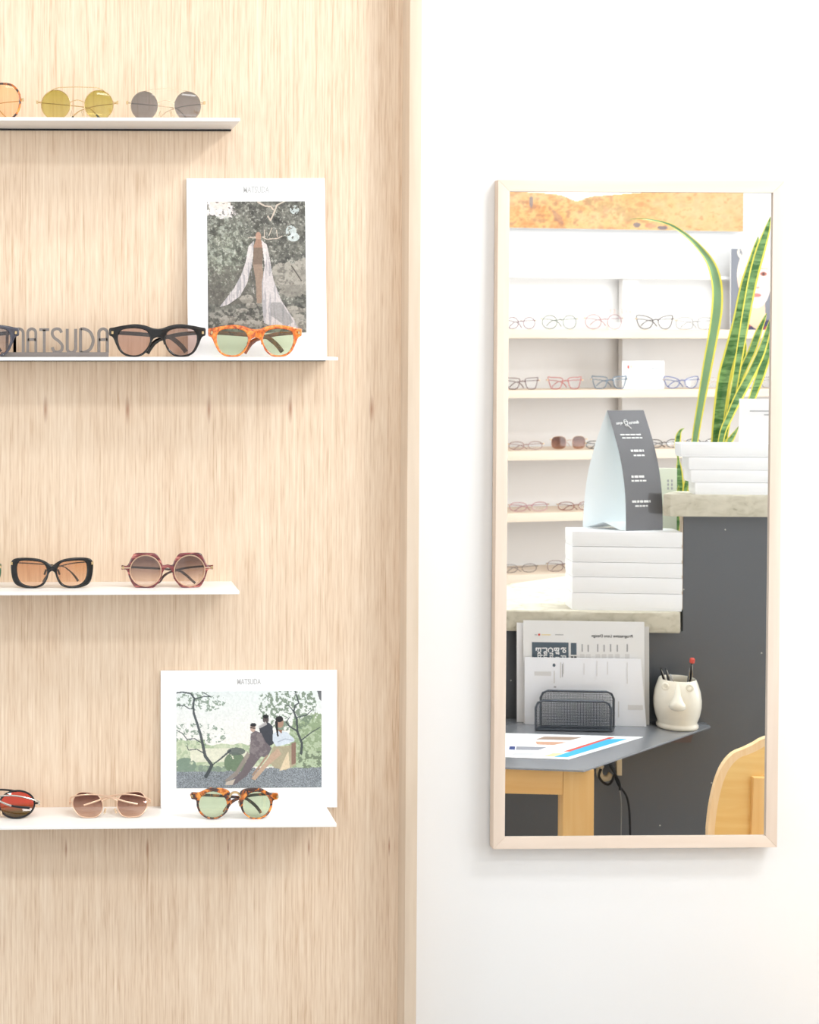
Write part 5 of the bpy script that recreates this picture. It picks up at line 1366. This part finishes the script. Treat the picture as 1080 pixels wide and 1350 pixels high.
far_glasses(738.5, 432, 0, 'thin dark green round frame on the top birch shelf', acm('forest_acetate', (44, 78, 46)), L_CLEAR, RD, 0.0014, size_px=47)
far_glasses(797, 432, 0, 'thin pink frame left of the pale lettering on the top birch shelf', acm('dusty_pink_acetate', (160, 84, 96)), L_CLEAR, RD, 0.0013, size_px=50)
far_glasses(864.5, 432, 0, 'dark brown cat-eye frame on the top birch shelf', acm('umber_acetate', (66, 50, 48)), L_CLEAR, CE, 0.0019, size_px=50)
far_glasses(917, 432, 0, 'very thin grey wire frame right of the brown cat-eye on the top birch shelf', acm('thin_grey', (112, 108, 108)), L_CLEAR, RC, 0.0011, size_px=50)
far_glasses(689, 514, 1, 'dark maroon square frame at the left end of the second birch shelf', acm('maroon_acetate', (98, 62, 66)), L_CLEAR, SQ, 0.0018, size_px=45)
far_glasses(745.5, 514, 1, 'coral red square frame on the second birch shelf', acm('coral_acetate', (178, 82, 78)), L_CLEAR, SQ, 0.0018, size_px=46)
far_glasses(804.5, 514, 1, 'teal and navy square frame left of the small notice', acm('teal_acetate', (66, 98, 124)), L_CLEAR, SQ, 0.0018, size_px=48)
far_glasses(899.5, 512, 1, 'navy cat-eye frame with bright blue corners right of the small notice', acm('cobalt_acetate', (70, 92, 160)), L_CLEAR, cateye(0.026, 0.017), 0.0018, size_px=47)
far_glasses(950, 512, 1, 'thin tan wire frame behind the arching snake plant leaf on the second birch shelf', acm('tan_metal', (206, 178, 150)), L_CLEAR, RC, 0.0006, size_px=46)
far_glasses(1002, 511, 1, 'grey-brown thin frame at the right edge of the mirror on the second birch shelf', acm('grey_brown', (120, 110, 112)), L_CLEAR, RC, 0.0008, size_px=46)
far_glasses(694, 594, 2, 'mauve brown folded oval frame at the left end of the third birch shelf', acm('mauve_brown', (150, 112, 106)), L_CLEAR, OV, 0.0016, size_px=46)
far_glasses(750.5, 594, 2, 'brown-lensed sunglasses on the third birch shelf', acm('sand_metal', (196, 158, 128)), L_TAN, circle(0.034, 0.0205, 0.0235, 0.020, 24, 2.8), 0.0009, size_px=47)
far_glasses(795, 594, 2, 'black frame mostly hidden by the left side of the tent card', acm('soft_black', (52, 50, 52)), L_CLEAR, OV, 0.0018, size_px=44)
far_glasses(876, 592, 2, 'dark brown oval frame between the tent card and the snake plant', acm('espresso_acetate', (64, 52, 50)), L_CLEAR, OV, 0.0018, size_px=46)
far_glasses(927, 591, 2, 'dark thin frame glimpsed behind the slipped box stack', acm('soft_black', (52, 50, 52)), L_CLEAR, OV, 0.0014, size_px=46)
far_glasses(698, 676, 3, 'pink oval frame at the left end of the fourth birch shelf', acm('rose_acetate', (178, 122, 128)), L_CLEAR, OV, 0.0016, size_px=52)
far_glasses(760, 675, 3, 'brown, orange and blue frame beside the tent card on the fourth birch shelf', acm('rust_acetate', (140, 84, 70)), L_CLEAR, OV, 0.0017, size_px=48)
far_glasses(685.5, 757.5, 4, 'grey-brown half-round frame at the left end of the lowest visible shelf', acm('taupe_acetate', (128, 112, 106)), L_CLEAR, OV, 0.0014, size_px=48)
far_glasses(745, 756, 4, 'brown-pink frame on the lowest visible shelf, left of the white boxes', acm('cocoa_acetate', (124, 94, 92)), L_CLEAR, RC, 0.0014, size_px=46)
